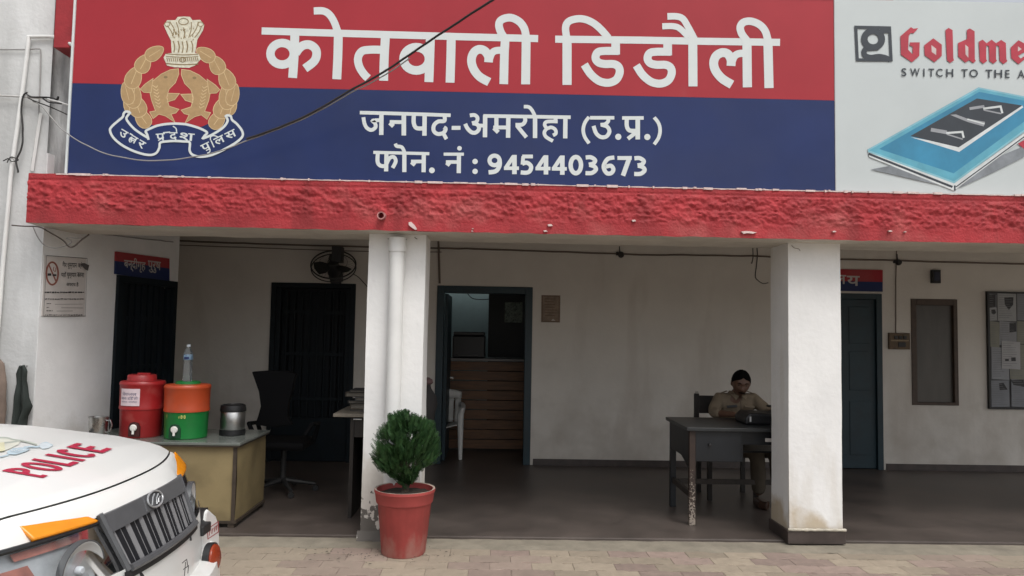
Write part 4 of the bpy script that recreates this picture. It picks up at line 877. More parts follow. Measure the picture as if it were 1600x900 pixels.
root = A[0]; fn = on_cyl(A[1], A[2], A[3]*1.004); b = B(); b.grid(lambda a, c: fn(-.68+1.0*a, ZD+.262+.138*c, .0015), 14, 2); lb = obj('paper_label', b, M('label_paper', (.66, .54, .57), .8, var=.08, vs=20), root)
I = Ink(lambda x, y, o: fn(x, y, .0018+o), .0005, .0001)
for body, x0, x1, z0, z1 in (('पेयजल', -.56, .18, .345, .375), ('थाना डिडौली', -.60, .24, .312, .338), ('जनपद अमरोहा', -.58, .22, .287, .303)): I.text('k', body, [(x0, ZD+z1), (x1, ZD+z1), (x1, ZD+z0), (x0, ZD+z0)], .006)
I.done(lb, {'k': M('label_ink', (.13, .13, .20), .8)}, {'k': 'label_writing'})
fn2 = on_cyl(Bc[1], Bc[2], Bc[3]*.965); I = Ink(lambda x, y, o: fn2(x, y, .002+o), .0005, .0001)
I.stroke('y', [(-.62, ZD+.20), (-.60, ZD+.175)], .03); I.stroke('y', [(.06, ZD+.192), (.06, ZD+.172)], .035); I.ring('y', (.17, ZD+.184), .04, .009, .012); I.ring('y', (.30, ZD+.184), .04, .009, .012)
I.done(Bc[0], {'y': M('mould_mark', (.45, .45, .12), .6)}, {'y': 'moulded_mark'})
# plastic bottle on the lid
clear = bpy.data.materials.new('clear_plastic'); clear.use_nodes = True; pb = clear.node_tree.nodes['Principled BSDF']
pb.inputs['Base Color'].default_value = (.86, .90, .92, 1); pb.inputs['Roughness'].default_value = .06; pb.inputs['Transmission Weight'].default_value = .92; pb.inputs['IOR'].default_value = 1.12
bz = ZD+.435+.0265; bx, by = Bc[1]-.003, Bc[2]-.01
bo = thing('water_bottle', 'clear plastic water bottle with blue label standing on the orange cooler', 'bottle', (bx, by, bz))
b = B(); b.lathe([(.020, .002), (.034, 0), (.037, .012), (.037, .05), (.033, .075), (.037, .10), (.036, .13), (.031, .15), (.036, .165), (.037, .21), (.034, .235), (.020, .262), (.014, .275), (.014, .285)], (bx, by, bz), 24, wob=lambda q, z: 1+(.05*math.cos(5*q) if z < .02 else 0)); obj('body', b, clear, bo, smooth=True)
obj('cap', B().lathe([(0, .284), (.0155, .284), (.0155, .302), (0, .303)], (bx, by, bz), 20), M('cap_pale', (.55, .62, .68), .4), bo, smooth=True)
obj('label', B().lathe([(.0365, .176), (.0376, .178), (.0376, .206), (.035, .22)], (bx, by, bz), 24), M('bottle_label', (.22, .36, .52), .5, var=.35, vs=45), bo, smooth=True)
fn3 = on_cyl(bx, by, .0378); b = B(); b.grid(lambda a, c: fn3(-.55+1.1*a, bz+.182+.019*c, .0006), 8, 1); obj('label_badge', b, M('badge_navy', (.015, .03, .12), .5), bo)
# steel flask
fx = on_y(364, 650, 6.42).x
fl = thing('steel_flask', 'squat brushed steel food flask with black lid and base', 'flask', (fx, 6.42, ZD))
obj('body', B().lathe([(.098, .046), (.101, .05), (.101, .196), (.098, .20)], (fx, 6.42, ZD), 40), M('brushed_steel', (.50, .50, .49), .34, metal=1, var=.08, vs=30, stretch=(1, 1, 12)), fl, smooth=True)
obj('base', B().lathe([(.09, 0), (.106, .004), (.106, .045), (0, .045)], (fx, 6.42, ZD), 40), black_pl, fl, smooth=True)
obj('lid', B().lathe([(0, .2005), (.106, .2005), (.107, .215), (.10, .25), (.085, .258), (.08, .25), (0, .25)], (fx, 6.42, ZD), 40), black_pl, fl, smooth=True)
# steel jug + dark tin
JY = 6.12; jx = on_y(154, 660, JY).x
jg = thing('steel_mug', 'plain steel mug with handle beside the red cooler', 'mug', (jx, JY, ZD))
obj('cup', B().lathe([(.062, 0), (.064, .004), (.074, .165), (.078, .168), (.078, .172), (.071, .170), (.060, .006), (0, .006)], (jx, JY, ZD), 32), steel, jg, smooth=True)
obj('handle', B().tube([(jx+.068, JY, ZD+.14), (jx+.10, JY-.01, ZD+.145), (jx+.115, JY-.015, ZD+.11), (jx+.10, JY-.01, ZD+.06), (jx+.064, JY, ZD+.045)], .007, 8), steel, jg, smooth=True)
KY = 6.04; kx = on_y(132, 662, KY).x
tb = thing('black_tin', 'flat black tin lying beside the steel mug', 'tin', (kx, KY, ZD)); obj('base', B().lathe([(0, 0), (.055, 0), (.057, .03), (0, .03)], (kx, KY, ZD), 28), black_pl, tb, smooth=True); obj('lid', B().lathe([(0, .0305), (.06, .0305), (.06, .045), (.05, .05), (0, .05)], (kx, KY, ZD), 28), black_pl, tb, smooth=True)
# office chair
ox, oy = on_y(437, 742, 7.2).x, 7.25
oc = thing('office_chair', 'black swivel office chair standing behind the beige desk', 'chair', (ox, oy, FL)); och = M('chair_black', (.005, .005, .006), .8, spec=.2)
def chp(px, py): return on_y(px, py, oy-.05)
outl = [(393, 581), (420, 579), (448, 580), (462, 584), (456, 610), (450, 632), (449, 650), (456, 664), (430, 668), (398, 664), (403, 650), (407, 635), (404, 612)]
b = B(); b.prism([chp(*p) for p in outl], (0, .07, 0)); obj('backrest', b, och, oc, bevel=.02)
b = B(); b.box(ox-.25, ox+.25, oy-.18, oy+.32, .46, .54); obj('seat', b, och, oc, bevel=.03)
for sx in (-1, 1): obj('armrest', B().tube([(ox+sx*.25, oy+.2, .50), (ox+sx*.30, oy+.18, .68), (ox+sx*.30, oy-.08, .70), (ox+sx*.24, oy-.12, .60)], .022, 8), och, oc, smooth=True)
b = B(); b.tube([(ox, oy+.06, .12), (ox, oy+.06, .46)], .028, 12); obj('gas_post', b, M('dark_chrome', (.03, .03, .03), .5), oc, smooth=True)
b = B()
for i in range(5):
    a = R(72*i+12); e = Vector((ox+.31*math.cos(a), oy+.06+.31*math.sin(a), FL+.07)); b.tube([(ox, oy+.06, FL+.12), e], [.026, .016], 8); b.lathe([(0, -.012), (.028, -.012), (.028, .012), (0, .012)], (e.x, e.y, FL+.03), 12, Matrix.Rotation(R(90), 4, 'X'))
obj('star_base', b, M('grey_plastic', (.022, .022, .022), .6), oc, smooth=True)
# side table behind the first pillar with papers and a bag
TZ = .905
t0 = on_y(521, 632, 6.30).x
sdt = thing('side_table', 'dark side table half hidden behind the first pillar with pale edge', 'table', (-1.0, 6.6, FL))
obj('table_top', B().box(t0, -.66, 6.30, 6.90, TZ-.028, TZ), M('pale_wood_edge', (.20, .175, .14), .6, var=.15, vs=9), sdt, bevel=.003)
tdk = M('dark_table_wood', (.022, .017, .014), .6, var=.25, vs=8)
obj('panel', B().box(t0+.14, t0+.17, 6.34, 6.86, FL, TZ-.03), tdk, sdt); obj('panel', B().box(-.72, -.69, 6.34, 6.86, FL, TZ-.03), tdk, sdt); obj('panel', B().box(t0+.17, -.72, 6.82, 6.85, FL+.15, TZ-.03), tdk, sdt)
obj('drawer_front', B().box(t0+.172, -.722, 6.345, 6.365, TZ-.2, TZ-.035), tdk, sdt)
q = on_y(558, 655, 6.34); obj('handle', B().tube([(q.x-.03, 6.333, q.z), (q.x+.04, 6.333, q.z)], .006), steel, sdt)
zz = TZ+.001
for i in range(6):
    hgt = random.uniform(.018, .045); w = random.uniform(.15, .22); cx = -1.05+random.uniform(-.02, .02)
    f = thing('paper_file', ['worn grey paper file at the bottom of the pile behind the pillar', 'buff paper file second from the bottom behind the pillar', 'dark register third up in the pile behind the pillar', 'grey folder fourth up in the pile behind the pillar', 'brown register near the top of the pile behind the pillar', 'dark folder topmost on the pile behind the pillar'][i], 'file', (cx, 6.6, zz), 'files piled on the side table')
    col = [(.12, .11, .10), (.17, .14, .10), (.03, .03, .03), (.10, .10, .10), (.06, .045, .035), (.03, .03, .032)][i]
    rz = Matrix.Translation((cx, 6.6, 0)) @ Matrix.Rotation(random.uniform(-.2, .2), 4, 'Z')
    obj('cover', B().box(-w, w, -.13, .13, zz, zz+.004, rz).box(-w, w, -.13, .13, zz+hgt-.004, zz+hgt, rz).box(-w, -w+.004, -.13, .13, zz+.0041, zz+hgt-.0041, rz), M('file_%d' % i, col, .8, var=.2, vs=9), f)
    obj('pages', B().box(-w+.006, w-.008, -.122, .122, zz+.0045, zz+hgt-.0045, rz), M('old_pages', (.16, .145, .12), .9, var=.15, vs=40, stretch=(1, 1, 12)), f)
    zz += hgt+.0008
c = on_y(670, 630, 6.55); bgm = M('bag_cloth', (.018, .016, .016), .8, var=.3, vs=14)
bag = thing('cloth_bag', 'dark cloth bag showing at the edge of the pillar', 'bag', (c.x-.02, 6.6, TZ))
obj('body', B().lathe([(.03, -.22), (.06, -.17), (.075, -.05), (.085, .03), (.07, .10), (.035, .17), (.03, .2)], (c.x-.022, 6.62, TZ+.03), 18, wob=lambda q, z: 1+.18*math.sin(3*q+z*20)), bgm, bag, smooth=True); obj('knot', B().lathe([(.02, 0), (.045, .02), (.04, .05), (.01, .07)], (c.x-.02, 6.62, TZ+.225), 12, wob=lambda q, z: 1+.2*math.sin(2*q)), M('bag_pink', (.12, .07, .07), .8), bag, smooth=True)
# ---- inside the office: counter, printer, cupboard, pane with painted reflection, plastic chair
ctr = thing('wooden_counter', 'brown planked wooden counter seen through the open office door', 'counter', (0, 10, FL)); ply = M('counter_wood', (.17, .080, .033), .55, var=.3, vs=5, stretch=(.6, 1, 6))
obj('counter_top', B().box(-1.2, 1.4, 9.93, 10.5, 1.22, 1.25), M('counter_top_grey', (.16, .15, .145), .4), ctr)
b = B()
for i in range(9): b.box(-1.2, 1.4, 10.0+random.uniform(0, .008), 10.03, FL+.13*i+.02, FL+.13*i+.138)
obj('plank_front', b, ply, ctr)
q0, q1 = on_y(708, 518, 10.2), on_y(758, 558, 10.2)
pr_ = thing('printer', 'black printer standing on the wooden counter', 'printer', ((q0.x+q1.x)/2, 10.3, 1.2505)); obj('body', B().box(q0.x, q1.x, 10.05, 10.42, 1.2505, q0.z-.05), black_pl, pr_, bevel=.02); obj('lid', B().box(q0.x+.01, q1.x-.01, 10.06, 10.41, q0.z-.049, q0.z), black_pl, pr_, bevel=.01); obj('paper_tray', B().box(q0.x+.08, q1.x-.1, 9.98, 10.05, 1.29, 1.30), M('tray_grey', (.12, .12, .12), .5), pr_)
q0, q1 = on_y(764, 455, 11.2), on_y(830, 560, 11.2)
cup = thing('cupboard', 'tall dark cupboard behind the office counter', 'cupboard', ((q0.x+q1.x)/2, 11.4, FL)); obj('body', B().box(q0.x, 1.4, 11.2, 11.9, FL, 2.35), M('cupboard_dark', (.018, .02, .022), .5), cup); obj('door', B().box(q0.x+.03, q0.x+.6, 11.175, 11.198, FL+.05, 2.3), M('cupboard_dark', (.018, .02, .022), .5), cup)
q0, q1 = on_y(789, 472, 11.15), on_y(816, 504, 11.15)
gp = thing('framed_pane_reflection', 'small framed pane on the dark cupboard, green reflected foliage painted on', 'picture', ((q0.x+q1.x)/2, 11.16, q1.z)); pmx = M('speckled_reflection', (.36, .40, .34), .5, var=.45, vs=38, tint=(.01, .02, .012)); obj('picture', B().box(q0.x, q1.x, 11.15, 11.17, q1.z, q0.z), pmx, gp); obj('frame', B().box(q0.x-.02, q0.x-.001, 11.145, 11.174, q1.z-.02, q0.z+.02).box(q1.x+.001, q1.x+.02, 11.145, 11.174, q1.z-.02, q0.z+.02).box(q0.x, q1.x, 11.145, 11.174, q0.z+.001, q0.z+.02).box(q0.x, q1.x, 11.145, 11.174, q1.z-.02, q1.z-.001), black_pl, gp)  # glass pane on the cupboard; reflected foliage painted as speckles
cable('office_wire', [on_y(728, 455, 11.9), on_y(738, 466, 11.9), on_y(756, 468, 11.9), on_y(775, 466, 11.9)], .008, wire_dark, 'dark wire drooping on the teal office wall', 'cable')
px_, py_ = on_y(704, 660, 9.45).x-.1, 9.5
pc = thing('plastic_chair', 'white plastic armchair just inside the office doorway', 'chair', (px_, py_, FL)); wpl = M('white_plastic', (.60, .60, .58), .4, var=.05)
b = B(); b.grid(lambda a, c: Vector((px_-.21+.42*a, py_-.2+.42*c, .43+.02*math.cos(a*6.28)+.0)), 8, 6); o_ = obj('seat', b, wpl, pc, smooth=True); o_.modifiers.new('thick', 'SOLIDIFY').thickness = .012
b = B()
for a0, a1 in ((-.21, -.135), (-.12, -.05), (-.035, .035), (.05, .12), (.135, .21)): b.grid(lambda a, c, a0=a0, a1=a1: Vector((px_+a0+(a1-a0)*a, py_+.20+.09*c-.03*(1-((a0+(a1-a0)*a)/.21)**2), .44+.30*c)), 3, 6)
b.grid(lambda a, c: Vector((px_-.22+.44*a, py_+.282-.03*(1-(2*a-1)**2), .74+.12*c*(1-.35*(2*a-1)**2))), 12, 3); o_ = obj('backrest', b, wpl, pc, smooth=True, fix=False); o_.modifiers.new('thick', 'SOLIDIFY').thickness = .014
for sx in (-1, 1):
    obj('armrest', B().tube([(px_+sx*.22, py_+.26, .66), (px_+sx*.25, py_+.05, .66), (px_+sx*.25, py_-.17, .63), (px_+sx*.23, py_-.21, .55)], .034, 8), wpl, pc, smooth=True)
    obj('leg', B().tube([(px_+sx*.23, py_-.20, .58), (px_+sx*.24, py_-.24, FL)], [.042, .024], 8), wpl, pc, smooth=True); obj('leg', B().tube([(px_+sx*.21, py_+.2, .46), (px_+sx*.23, py_+.27, FL)], [.026, .018], 8), wpl, pc, smooth=True)
# ---- the officer's desk
OX0, OX1, OY0, OY1, OZ = 1.655, 2.90, 6.235, 6.95, .845
od = thing('writing_desk', 'dark blue-black wooden writing desk with one scuffed brown leg', 'desk', ((OX0+OX1)/2, 6.6, FL))
ddk = M('desk_dark_paint', (.011, .013, .016), .42, var=.2, vs=5, spec=.4); dtop = M('desk_top_dark', (.024, .027, .029), .38, var=.2, vs=4)
lgm = M('scuffed_leg_wood', (.035, .020, .014), .6, var=.25, vs=10); stain(lgm, (.42, .36, .30), 0, .62, 75, .60, .6, .02)
obj('desk_top', B().box(OX0-.03, OX1+.03, OY0-.03, OY1+.03, OZ-.03, OZ), dtop, od, bevel=.004)
b = B(); b.box(OX0+.052, OX0+.44, OY0+.002, OY0+.02, .56, OZ-.031); b.box(OX0+.44, OX1-.05, OY0+.03, OY0+.05, .70, OZ-.031); obj('drawer_front', b, ddk, od, bevel=.003)
b = B(); b.box(OX0+.002, OX0+.02, OY0+.05, OY1-.05, .57, OZ-.031); b.prism([(OX0+.004, OY0+.05, .57), (OX0+.004, OY0+.3, .57), (OX0+.004, OY0+.05, .50)], (.014, 0, 0)); obj('side_panel', b, ddk, od)
b = B(); b.box(OX0+.44, OX0+.46, OY0+.02, OY1-.1, .56, OZ-.031); obj('drawer_side', b, ddk, od); b = B(); b.box(OX0+.44, OX1-.05, OY0+.25, OY1-.05, .60, .615); obj('shelf', b, ddk, od)
for x, y, m_ in ((OX0+.027, OY0+.027, lgm), (OX0+.027, OY1-.027, ddk), (OX1-.027, OY0+.027, ddk), (OX1-.027, OY1-.027, ddk)):
    o_ = obj('leg', B().box(x-.026, x+.026, y-.026, y+.026, FL, OZ-.031), m_, od, bevel=.004)
    if m_ is lgm: o_['label'] = 'brown leg with flaking white specks'
b = B(); b.box(OX0+.015, OX0+.04, OY0+.055, OY1-.055, .25, .30); obj('rail', b, M('worn_rail', (.05, .04, .033), .6, var=.3, vs=9), od); b = B(); b.box(OX0+.055, OX1-.055, OY1-.05, OY1-.025, .24, .285); obj('rail', b, MATS['worn_rail'], od)
obj('knob', B().lathe([(0, 0), (.014, 0), (.012, .02), (0, .022)], (OX0+.17, OY0+.001, .70), 12, Matrix.Rotation(R(90), 4, 'X')), black_pl, od, smooth=True)
# black bag on the desk
bx0 = on_y(1157, 645, 6.55).x
lb_ = thing('black_bag', 'black briefcase bag lying on the desk in front of the seated man', 'bag', (bx0+.2, 6.6, OZ))
b = B(); b.prism([(bx0, 6.42, OZ+.001), (bx0+.62, 6.42, OZ+.001), (bx0+.62, 6.42, OZ+.13), (bx0+.36, 6.42, OZ+.125), (bx0+.30, 6.42, OZ+.10), (bx0+.04, 6.42, OZ+.105), (bx0+.0, 6.42, OZ+.06)], (0, .3, 0)); obj('body', b, M('bag_black', (.008, .008, .010), .5, var=.2), lb_, bevel=.02)
obj('flap', B().box(bx0+.30, bx0+.63, 6.40, 6.75, OZ+.131, OZ+.15), M('bag_black', (.008, .008, .010), .5), lb_, bevel=.012); obj('clasp', B().box(bx0+.035, bx0+.048, 6.410, 6.4195, OZ+.03, OZ+.075), M('clasp_pale', (.55, .55, .55), .4), lb_)
pz = on_y(1201, 687, OY0+.03); ps = thing('paper_slip', 'small white paper slip stuck out under the desk edge', 'paper', (pz.x, OY0, pz.z)); obj('slip', B().box(pz.x-.03, pz.x+.04, OY0+.022, OY0+.029, pz.z-.018, pz.z+.012), paper, ps)
# wooden chair of the officer
hx, hy = 2.33, 7.38
wc = thing('wooden_chair', 'dark wooden chair the man in khaki sits on', 'chair', (hx, hy, FL)); cwd = M('chair_dark_wood', (.018, .014, .012), .5, var=.3, vs=7)
obj('seat', B().box(hx-.25, hx+.25, hy-.22, hy+.22, .44, .475), cwd, wc, bevel=.006)
for x in (-.225, .225):
    obj('leg', B().box(hx+x-.02, hx+x+.02, hy-.21, hy-.17, FL, .44), cwd, wc); obj('leg', B().box(hx+x-.02, hx+x+.02, hy+.17, hy+.21, FL, .44), cwd, wc)
    obj('armrest', B().box(hx+x*1.2-.03, hx+x*1.2+.03, hy-.2, hy+.22, .66, .69).box(hx+x*1.2-.018, hx+x*1.2+.018, hy-.19, hy-.15, .475, .66), cwd, wc, bevel=.005)
b = B(); b.box(hx-.27, hx-.22, hy+.19, hy+.225, .44, 1.02); b.box(hx+.22, hx+.27, hy+.19, hy+.225, .44, 1.02); b.box(hx-.22, hx+.22, hy+.195, hy+.22, .82, 1.0); b.box(hx-.22, hx+.22, hy+.195, hy+.22, .6, .68); obj('backrest', b, cwd, wc, bevel=.006)
q = on_y(1106, 627, hy+.19); obj('post_cap', B().lathe([(0, 0), (.02, .0), (.016, .02), (0, .024)], (hx-.245, hy+.2, 1.021), 10), M('pale_knob', (.35, .33, .3), .6), wc, smooth=True)

# ---- the person
def skin_bm(pts, edges, rad, sub=2):
    me = bpy.data.meshes.new('tmp'); me.from_pydata([Vector(p) for p in pts], edges, []); o = bpy.data.objects.new('tmp', me); S.collection.objects.link(o)
    o.modifiers.new('s', 'SKIN');
    for i, r_ in enumerate(rad): me.skin_vertices[0].data[i].radius = r_ if isinstance(r_, tuple) else (r_, r_)
    me.skin_vertices[0].data[0].use_root = True
    q_ = o.modifiers.new('u', 'SUBSURF'); q_.levels = sub
    dg = bpy.context.evaluated_depsgraph_get(); bm = bmesh.new(); bm.from_object(o, dg)
    bpy.data.objects.remove(o); bpy.data.meshes.remove(me); return bm
def remesh(b, vox):
    me = bpy.data.meshes.new('tmp'); b.to_mesh(me); b.free(); o = bpy.data.objects.new('tmp', me); S.collection.objects.link(o)
    r_ = o.modifiers.new('r', 'REMESH'); r_.mode = 'VOXEL'; r_.voxel_size = vox; s_ = o.modifiers.new('s', 'SMOOTH'); s_.factor = .5; s_.iterations = 2
    dg = bpy.context.evaluated_depsgraph_get(); bm = bmesh.new(); bm.from_object(o, dg); bpy.data.objects.remove(o); bpy.data.meshes.remove(me); return bm
def join(a, b_):
    me = bpy.data.meshes.new('tmp'); b_.to_mesh(me); a.from_mesh(me); b_.free(); bpy.data.meshes.remove(me)
hxp = on_y(1157, 600, 7.22).x
PX, PY = hxp-.02, 7.34
per = thing('person', 'man in khaki uniform shirt sitting head bowed at the dark desk', 'person', (PX, PY, .475))
V3 = lambda x, y, z: Vector((PX+x, PY+y, z))
LA = [(.172, -.06, .995), (.285, -.20, .87), (.17, -.44, .905)]; RA = [(-.172, -.06, .995), (-.275, -.19, .87), (-.13, -.46, .885)]
pts = [(0, 0, .55), (0, -.02, .75), (0, -.05, .95), (0, -.09, 1.06), (0, -.125, 1.115)] + RA + LA
ed = [(0, 1), (1, 2), (2, 3), (3, 4), (2, 5), (5, 6), (6, 7), (2, 8), (8, 9), (9, 10)]
rd = [(.14, .10), (.125, .095), (.13, .09), .055, .05, .05, .04, .028, .05, .04, .028]
legs = [(-.08, -.02, .53), (.07, -.43, .53), (.11, -.36, .12), (.11, -.02, .53), (.25, -.44, .53), (.29, -.38, .12)]
n0 = len(pts); pts += legs; ed += [(0, n0), (n0, n0+1), (n0+1, n0+2), (0, n0+3), (n0+3, n0+4), (n0+4, n0+5)]; rd += [.085, .065, .045, .085, .065, .045]
body = skin_bm([V3(*p) for p in pts], ed, rd)
# head: sculpted ellipsoid, bowed
HT = Matrix.Translation(V3(.005, -.175, 1.158)) @ Matrix.Rotation(R(25), 4, 'X') @ Matrix.Rotation(R(-7), 4, 'Z') @ Matrix.Scale(1.12, 4)
hb = B()
def headp(a, c):
    th = 2*math.pi*a; ph = math.pi*c; x, y, z = math.sin(ph)*math.sin(th), -math.sin(ph)*math.cos(th), math.cos(ph)
    X, Y, Z = x*.074, y*.094, z*.116
    if Z < -.02: k_ = 1-.32*min(1, (-.02-Z)/.09); X *= k_; Y *= (1-.12*min(1, (-.02-Z)/.09)) if y < 0 else k_
    fr = max(0, -y)
    nz = math.exp(-((X/.013)**2))*max(0, 1-abs(Z+.012)/.034)*(1 if Z > -.05 else 0)*fr; Y -= .022*nz*(1+ (-Z-.01)*8 if Z < .02 else 1)
    for ex in (-.03, .03): Y += .010*math.exp(-((X-ex)/.016)**2-((Z-.018)/.012)**2)*fr
    Y -= .006*math.exp(-((Z-.040)/.012)**2)*fr*math.exp(-(X/.05)**2)
    Y -= .006*math.exp(-((Z+.058)/.010)**2-(X/.024)**2)*fr - .004*math.exp(-((Z+.068)/.004)**2-(X/.022)**2)*fr
    Y -= .010*math.exp(-((Z+.098)/.016)**2-(X/.03)**2)*fr
    return HT @ Vector((X, Y, Z))
hb.grid(headp, 48, 40); bmesh.ops.remove_doubles(hb.bm, verts=hb.bm.verts[:], dist=1e-4)
for sx in (-1, 1): hb.lathe([(0, -.008), (.022, -.008), (.026, .0), (.018, .010), (0, .006)], HT @ Vector((sx*.074, .008, .0)), 14, (HT.to_3x3().to_4x4() @ Matrix.Rotation(R(90)*sx, 4, 'Y') @ Matrix.Diagonal((1.35, .8, 1, 1))))
bmesh.ops.recalc_face_normals(hb.bm, faces=hb.bm.faces[:]); join(body, hb.bm)
def hand(wr, dirv, upv, side_):
    wr = V3(*wr); d = Vector(dirv).normalized(); u = Vector(upv).normalized(); l = d.cross(u).normalized()*side_
    c0 = wr+d*.015; ps = [wr-d*.02, c0+d*.03, c0+d*.075]; join(body, skin_bm(ps, [(0, 1), (1, 2)], [(.026, .018), (.036, .015), (.036, .013)], 2))
    for k_, (o_, ln) in enumerate(((-.027, .070), (-.009, .080), (.009, .075), (.026, .058))):
        a = c0+d*.07+l*o_; ps = [a-d*.02, a+d*ln*.4-u*.004, a+d*ln*.72-u*.018, a+d*ln*.92-u*.034]; join(body, skin_bm(ps, [(0, 1), (1, 2), (2, 3)], [.0095, .0095, .0085, .007], 1))
    a = c0+l*(-.03); ps = [a+l*.012, a+d*.025-l*.022-u*.006, a+d*.058-l*.030-u*.016, a+d*.078-l*.022-u*.022]; join(body, skin_bm(ps, [(0, 1), (1, 2), (2, 3)], [.012, .011, .010, .008], 1))
hand((-.13, -.46, .885), (.45, -1, -.12), (0, -.1, 1), 1); hand((.17, -.44, .905), (-.75, -.8, -.1), (0, -.1, 1), -1)
body = remesh(body, .0062)
skm = M('skin_brown', (.13, .066, .042), .5, var=.08, vs=14)
bo_ = obj('body', body, skm, per, smooth=True, ang=80)
def cloth(name, pts, ed, rd, mat, vox=.010):
    b = skin_bm([V3(*p) for p in pts], ed, rd); b = remesh(b, vox)
    for v in b.verts: v.co += Vector((0, 0, 1))*.004*noise.noise(v.co*22) + Vector((1, 1, 0))*.0045*noise.noise(v.co*15+Vector((3, 1, 2)))
    return obj(name, b, mat, per, smooth=True, ang=80)
kha = M('khaki_cloth', (.20, .155, .105), .9, var=.10, vs=9, bump=.3, bs=160)
sl = lambda A_: [A_[0], tuple(A_[0][i]*.25+A_[1][i]*.75 for i in range(3))]
cloth('shirt', [(0, 0, .58), (0, -.02, .76), (0, -.05, .93), (0, -.085, 1.035)] + RA[:2] + LA[:2] + [(-.235, -.30, .885), (.24, -.30, .885)], [(0, 1), (1, 2), (2, 3), (2, 4), (4, 5), (2, 6), (6, 7), (5, 8), (7, 9)],
      [(.165, .125), (.15, .118), (.155, .112), (.058, .052), .075, .058, .075, .058, .047, .047], kha)
cloth('trousers', [(0, .0, .545), (-.08, -.05, .545), (.07, -.44, .54), (.11, -.37, .13), (.11, -.05, .545), (.25, -.45, .54), (.29, -.39, .13)], [(0, 1), (1, 2), (2, 3), (0, 4), (4, 5), (5, 6)], [(.165, .10), .10, .082, .068, .10, .082, .068], M('khaki_trousers', (.075, .060, .042), .9, var=.12, vs=8, bump=.3, bs=120))
# collar, placket, strap, pocket flap, buttons
for sx in (-1, 1):
    b = B(); q = [(sx*.072, -.055, 1.075), (sx*.060, -.125, 1.072), (sx*.012, -.178, 1.030), (sx*.050, -.192, .992), (sx*.082, -.135, 1.045), (sx*.088, -.06, 1.052)]
    b.prism([V3(*p) for p in q], (0, -.004, .006)); obj('collar', b, kha, per, bevel=.002)
b = B(); b.tube([V3(.0, -.184, 1.0), V3(.0, -.196, .95), V3(.0, -.198, .88)], .005, 6); obj('placket', b, M('placket_shade', (.13, .10, .07), .9), per)
for sx in (-1, 1):
    b = B(); b.box(-.038, .038, -.018, .018, -.004, .004, Matrix.Translation(V3(sx*.135, -.075, 1.062)) @ Matrix.Rotation(R(20)*sx, 4, 'Y')); obj('shoulder_strap', b, M('strap_khaki', (.17, .13, .09), .8), per, bevel=.003)
    b = B(); b.box(-.05, .05, -.006, .006, -.012, .012, Matrix.Translation(V3(sx*.085, -.185, .935)) @ Matrix.Rotation(R(-18), 4, 'X') @ Matrix.Rotation(R(5)*sx, 4, 'Y')); obj('name_tag' if sx < 0 else 'pocket_flap', b, ink_black if sx < 0 else kha, per, bevel=.002)
# hair, brows, eyes, moustache
b = B()
def hairp(a, c):
    th = 2*math.pi*a; fr = (1-math.cos(th))/2   # 0 at the face, 1 at the back
    low = .036+.0*fr; ph = math.pi*c*(.215+.025*math.cos(3*th)*(1-fr)+.40*fr**.5)
    x, y, z = math.sin(ph)*math.sin(th), -math.sin(ph)*math.cos(th), math.cos(ph); r_ = 1+.035*noise.noise(Vector((x, y, z))*6)+.012
    return HT @ Vector((x*.081*r_, y*.100*r_+.002, (abs(z)**.85)*(1 if z > 0 else -1)*.119*r_))
b.grid(hairp, 40, 16); bmesh.ops.remove_doubles(b.bm, verts=b.bm.verts[:], dist=1e-4); o_ = obj('hair', b, M('black_hair', (.004, .0035, .0035), .8, bump=.5, bs=120, spec=.08), per, smooth=True, ang=90); md = o_.modifiers.new('t', 'SOLIDIFY'); md.thickness = .008
for sx in (-1, 1):
    b = B(); b.tube([HT @ Vector((sx*.014, -.090, .040)), HT @ Vector((sx*.030, -.087, .046)), HT @ Vector((sx*.048, -.076, .039))], [.003, .004, .002], 6); obj('eyebrow', b, MATS['black_hair'], per)
    b = B(); b.lathe([(0, -.007), (.010, -.003), (.010, .003), (0, .007)], HT @ Vector((sx*.030, -.074, .018)), 12); obj('eye', b, M('eye_dark', (.05, .04, .035), .2), per, smooth=True)
b = B(); b.tube([HT @ Vector((-.028, -.080, -.052)), HT @ Vector((-.012, -.096, -.043)), HT @ Vector((.012, -.096, -.043)), HT @ Vector((.028, -.080, -.052))], [.003, .006, .006, .003], 6); obj('moustache', b, MATS['black_hair'], per)
for sx, fx_, fy_ in ((-1, .11, -.38), (1, .29, -.40)):
    b = B(); b.prism([V3(fx_-.045, fy_+.06, FL+.001), V3(fx_+.045, fy_+.06, FL+.001), V3(fx_+.05, fy_-.12, FL+.001), V3(fx_, fy_-.20, FL+.001), V3(fx_-.05, fy_-.12, FL+.001)], (0, 0, .075)); obj('shoe', b, M('brown_shoe', (.05, .025, .015), .4), per, bevel=.02)
# clothes hanging on the block wall
def hanging(label, left, right, mat, Y, n=14):
    c = on_y(*left[-1], Y); root = thing('hanging_cloth', label, 'cloth', c)
    def ip(path, t):
        f = t*(len(path)-1); i = min(int(f), len(path)-2); k_ = f-i; return (path[i][0]*(1-k_)+path[i+1][0]*k_, path[i][1]*(1-k_)+path[i+1][1]*k_)
    def fn(a, c_):
        l, r_ = ip(left, c_), ip(right, c_); p = on_y(l[0]*(1-a)+r_[0]*a, l[1]*(1-a)+r_[1]*a, Y); p.y += -.02*math.sin(a*9+c_*2)*(.3+c_) - .012*noise.noise(p*8); return p
    b = B(); b.grid(fn, n, 24); o_ = obj('cloth', b, mat, root, smooth=True); md = o_.modifiers.new('t', 'SOLIDIFY'); md.thickness = .012
    t = on_y((left[0][0]+right[0][0])/2, left[0][1], Y); obj('nail', B().tube([(t.x, Y-.03, t.z+.004), (t.x, 5.82, t.z-.002)], .005), steel, root)
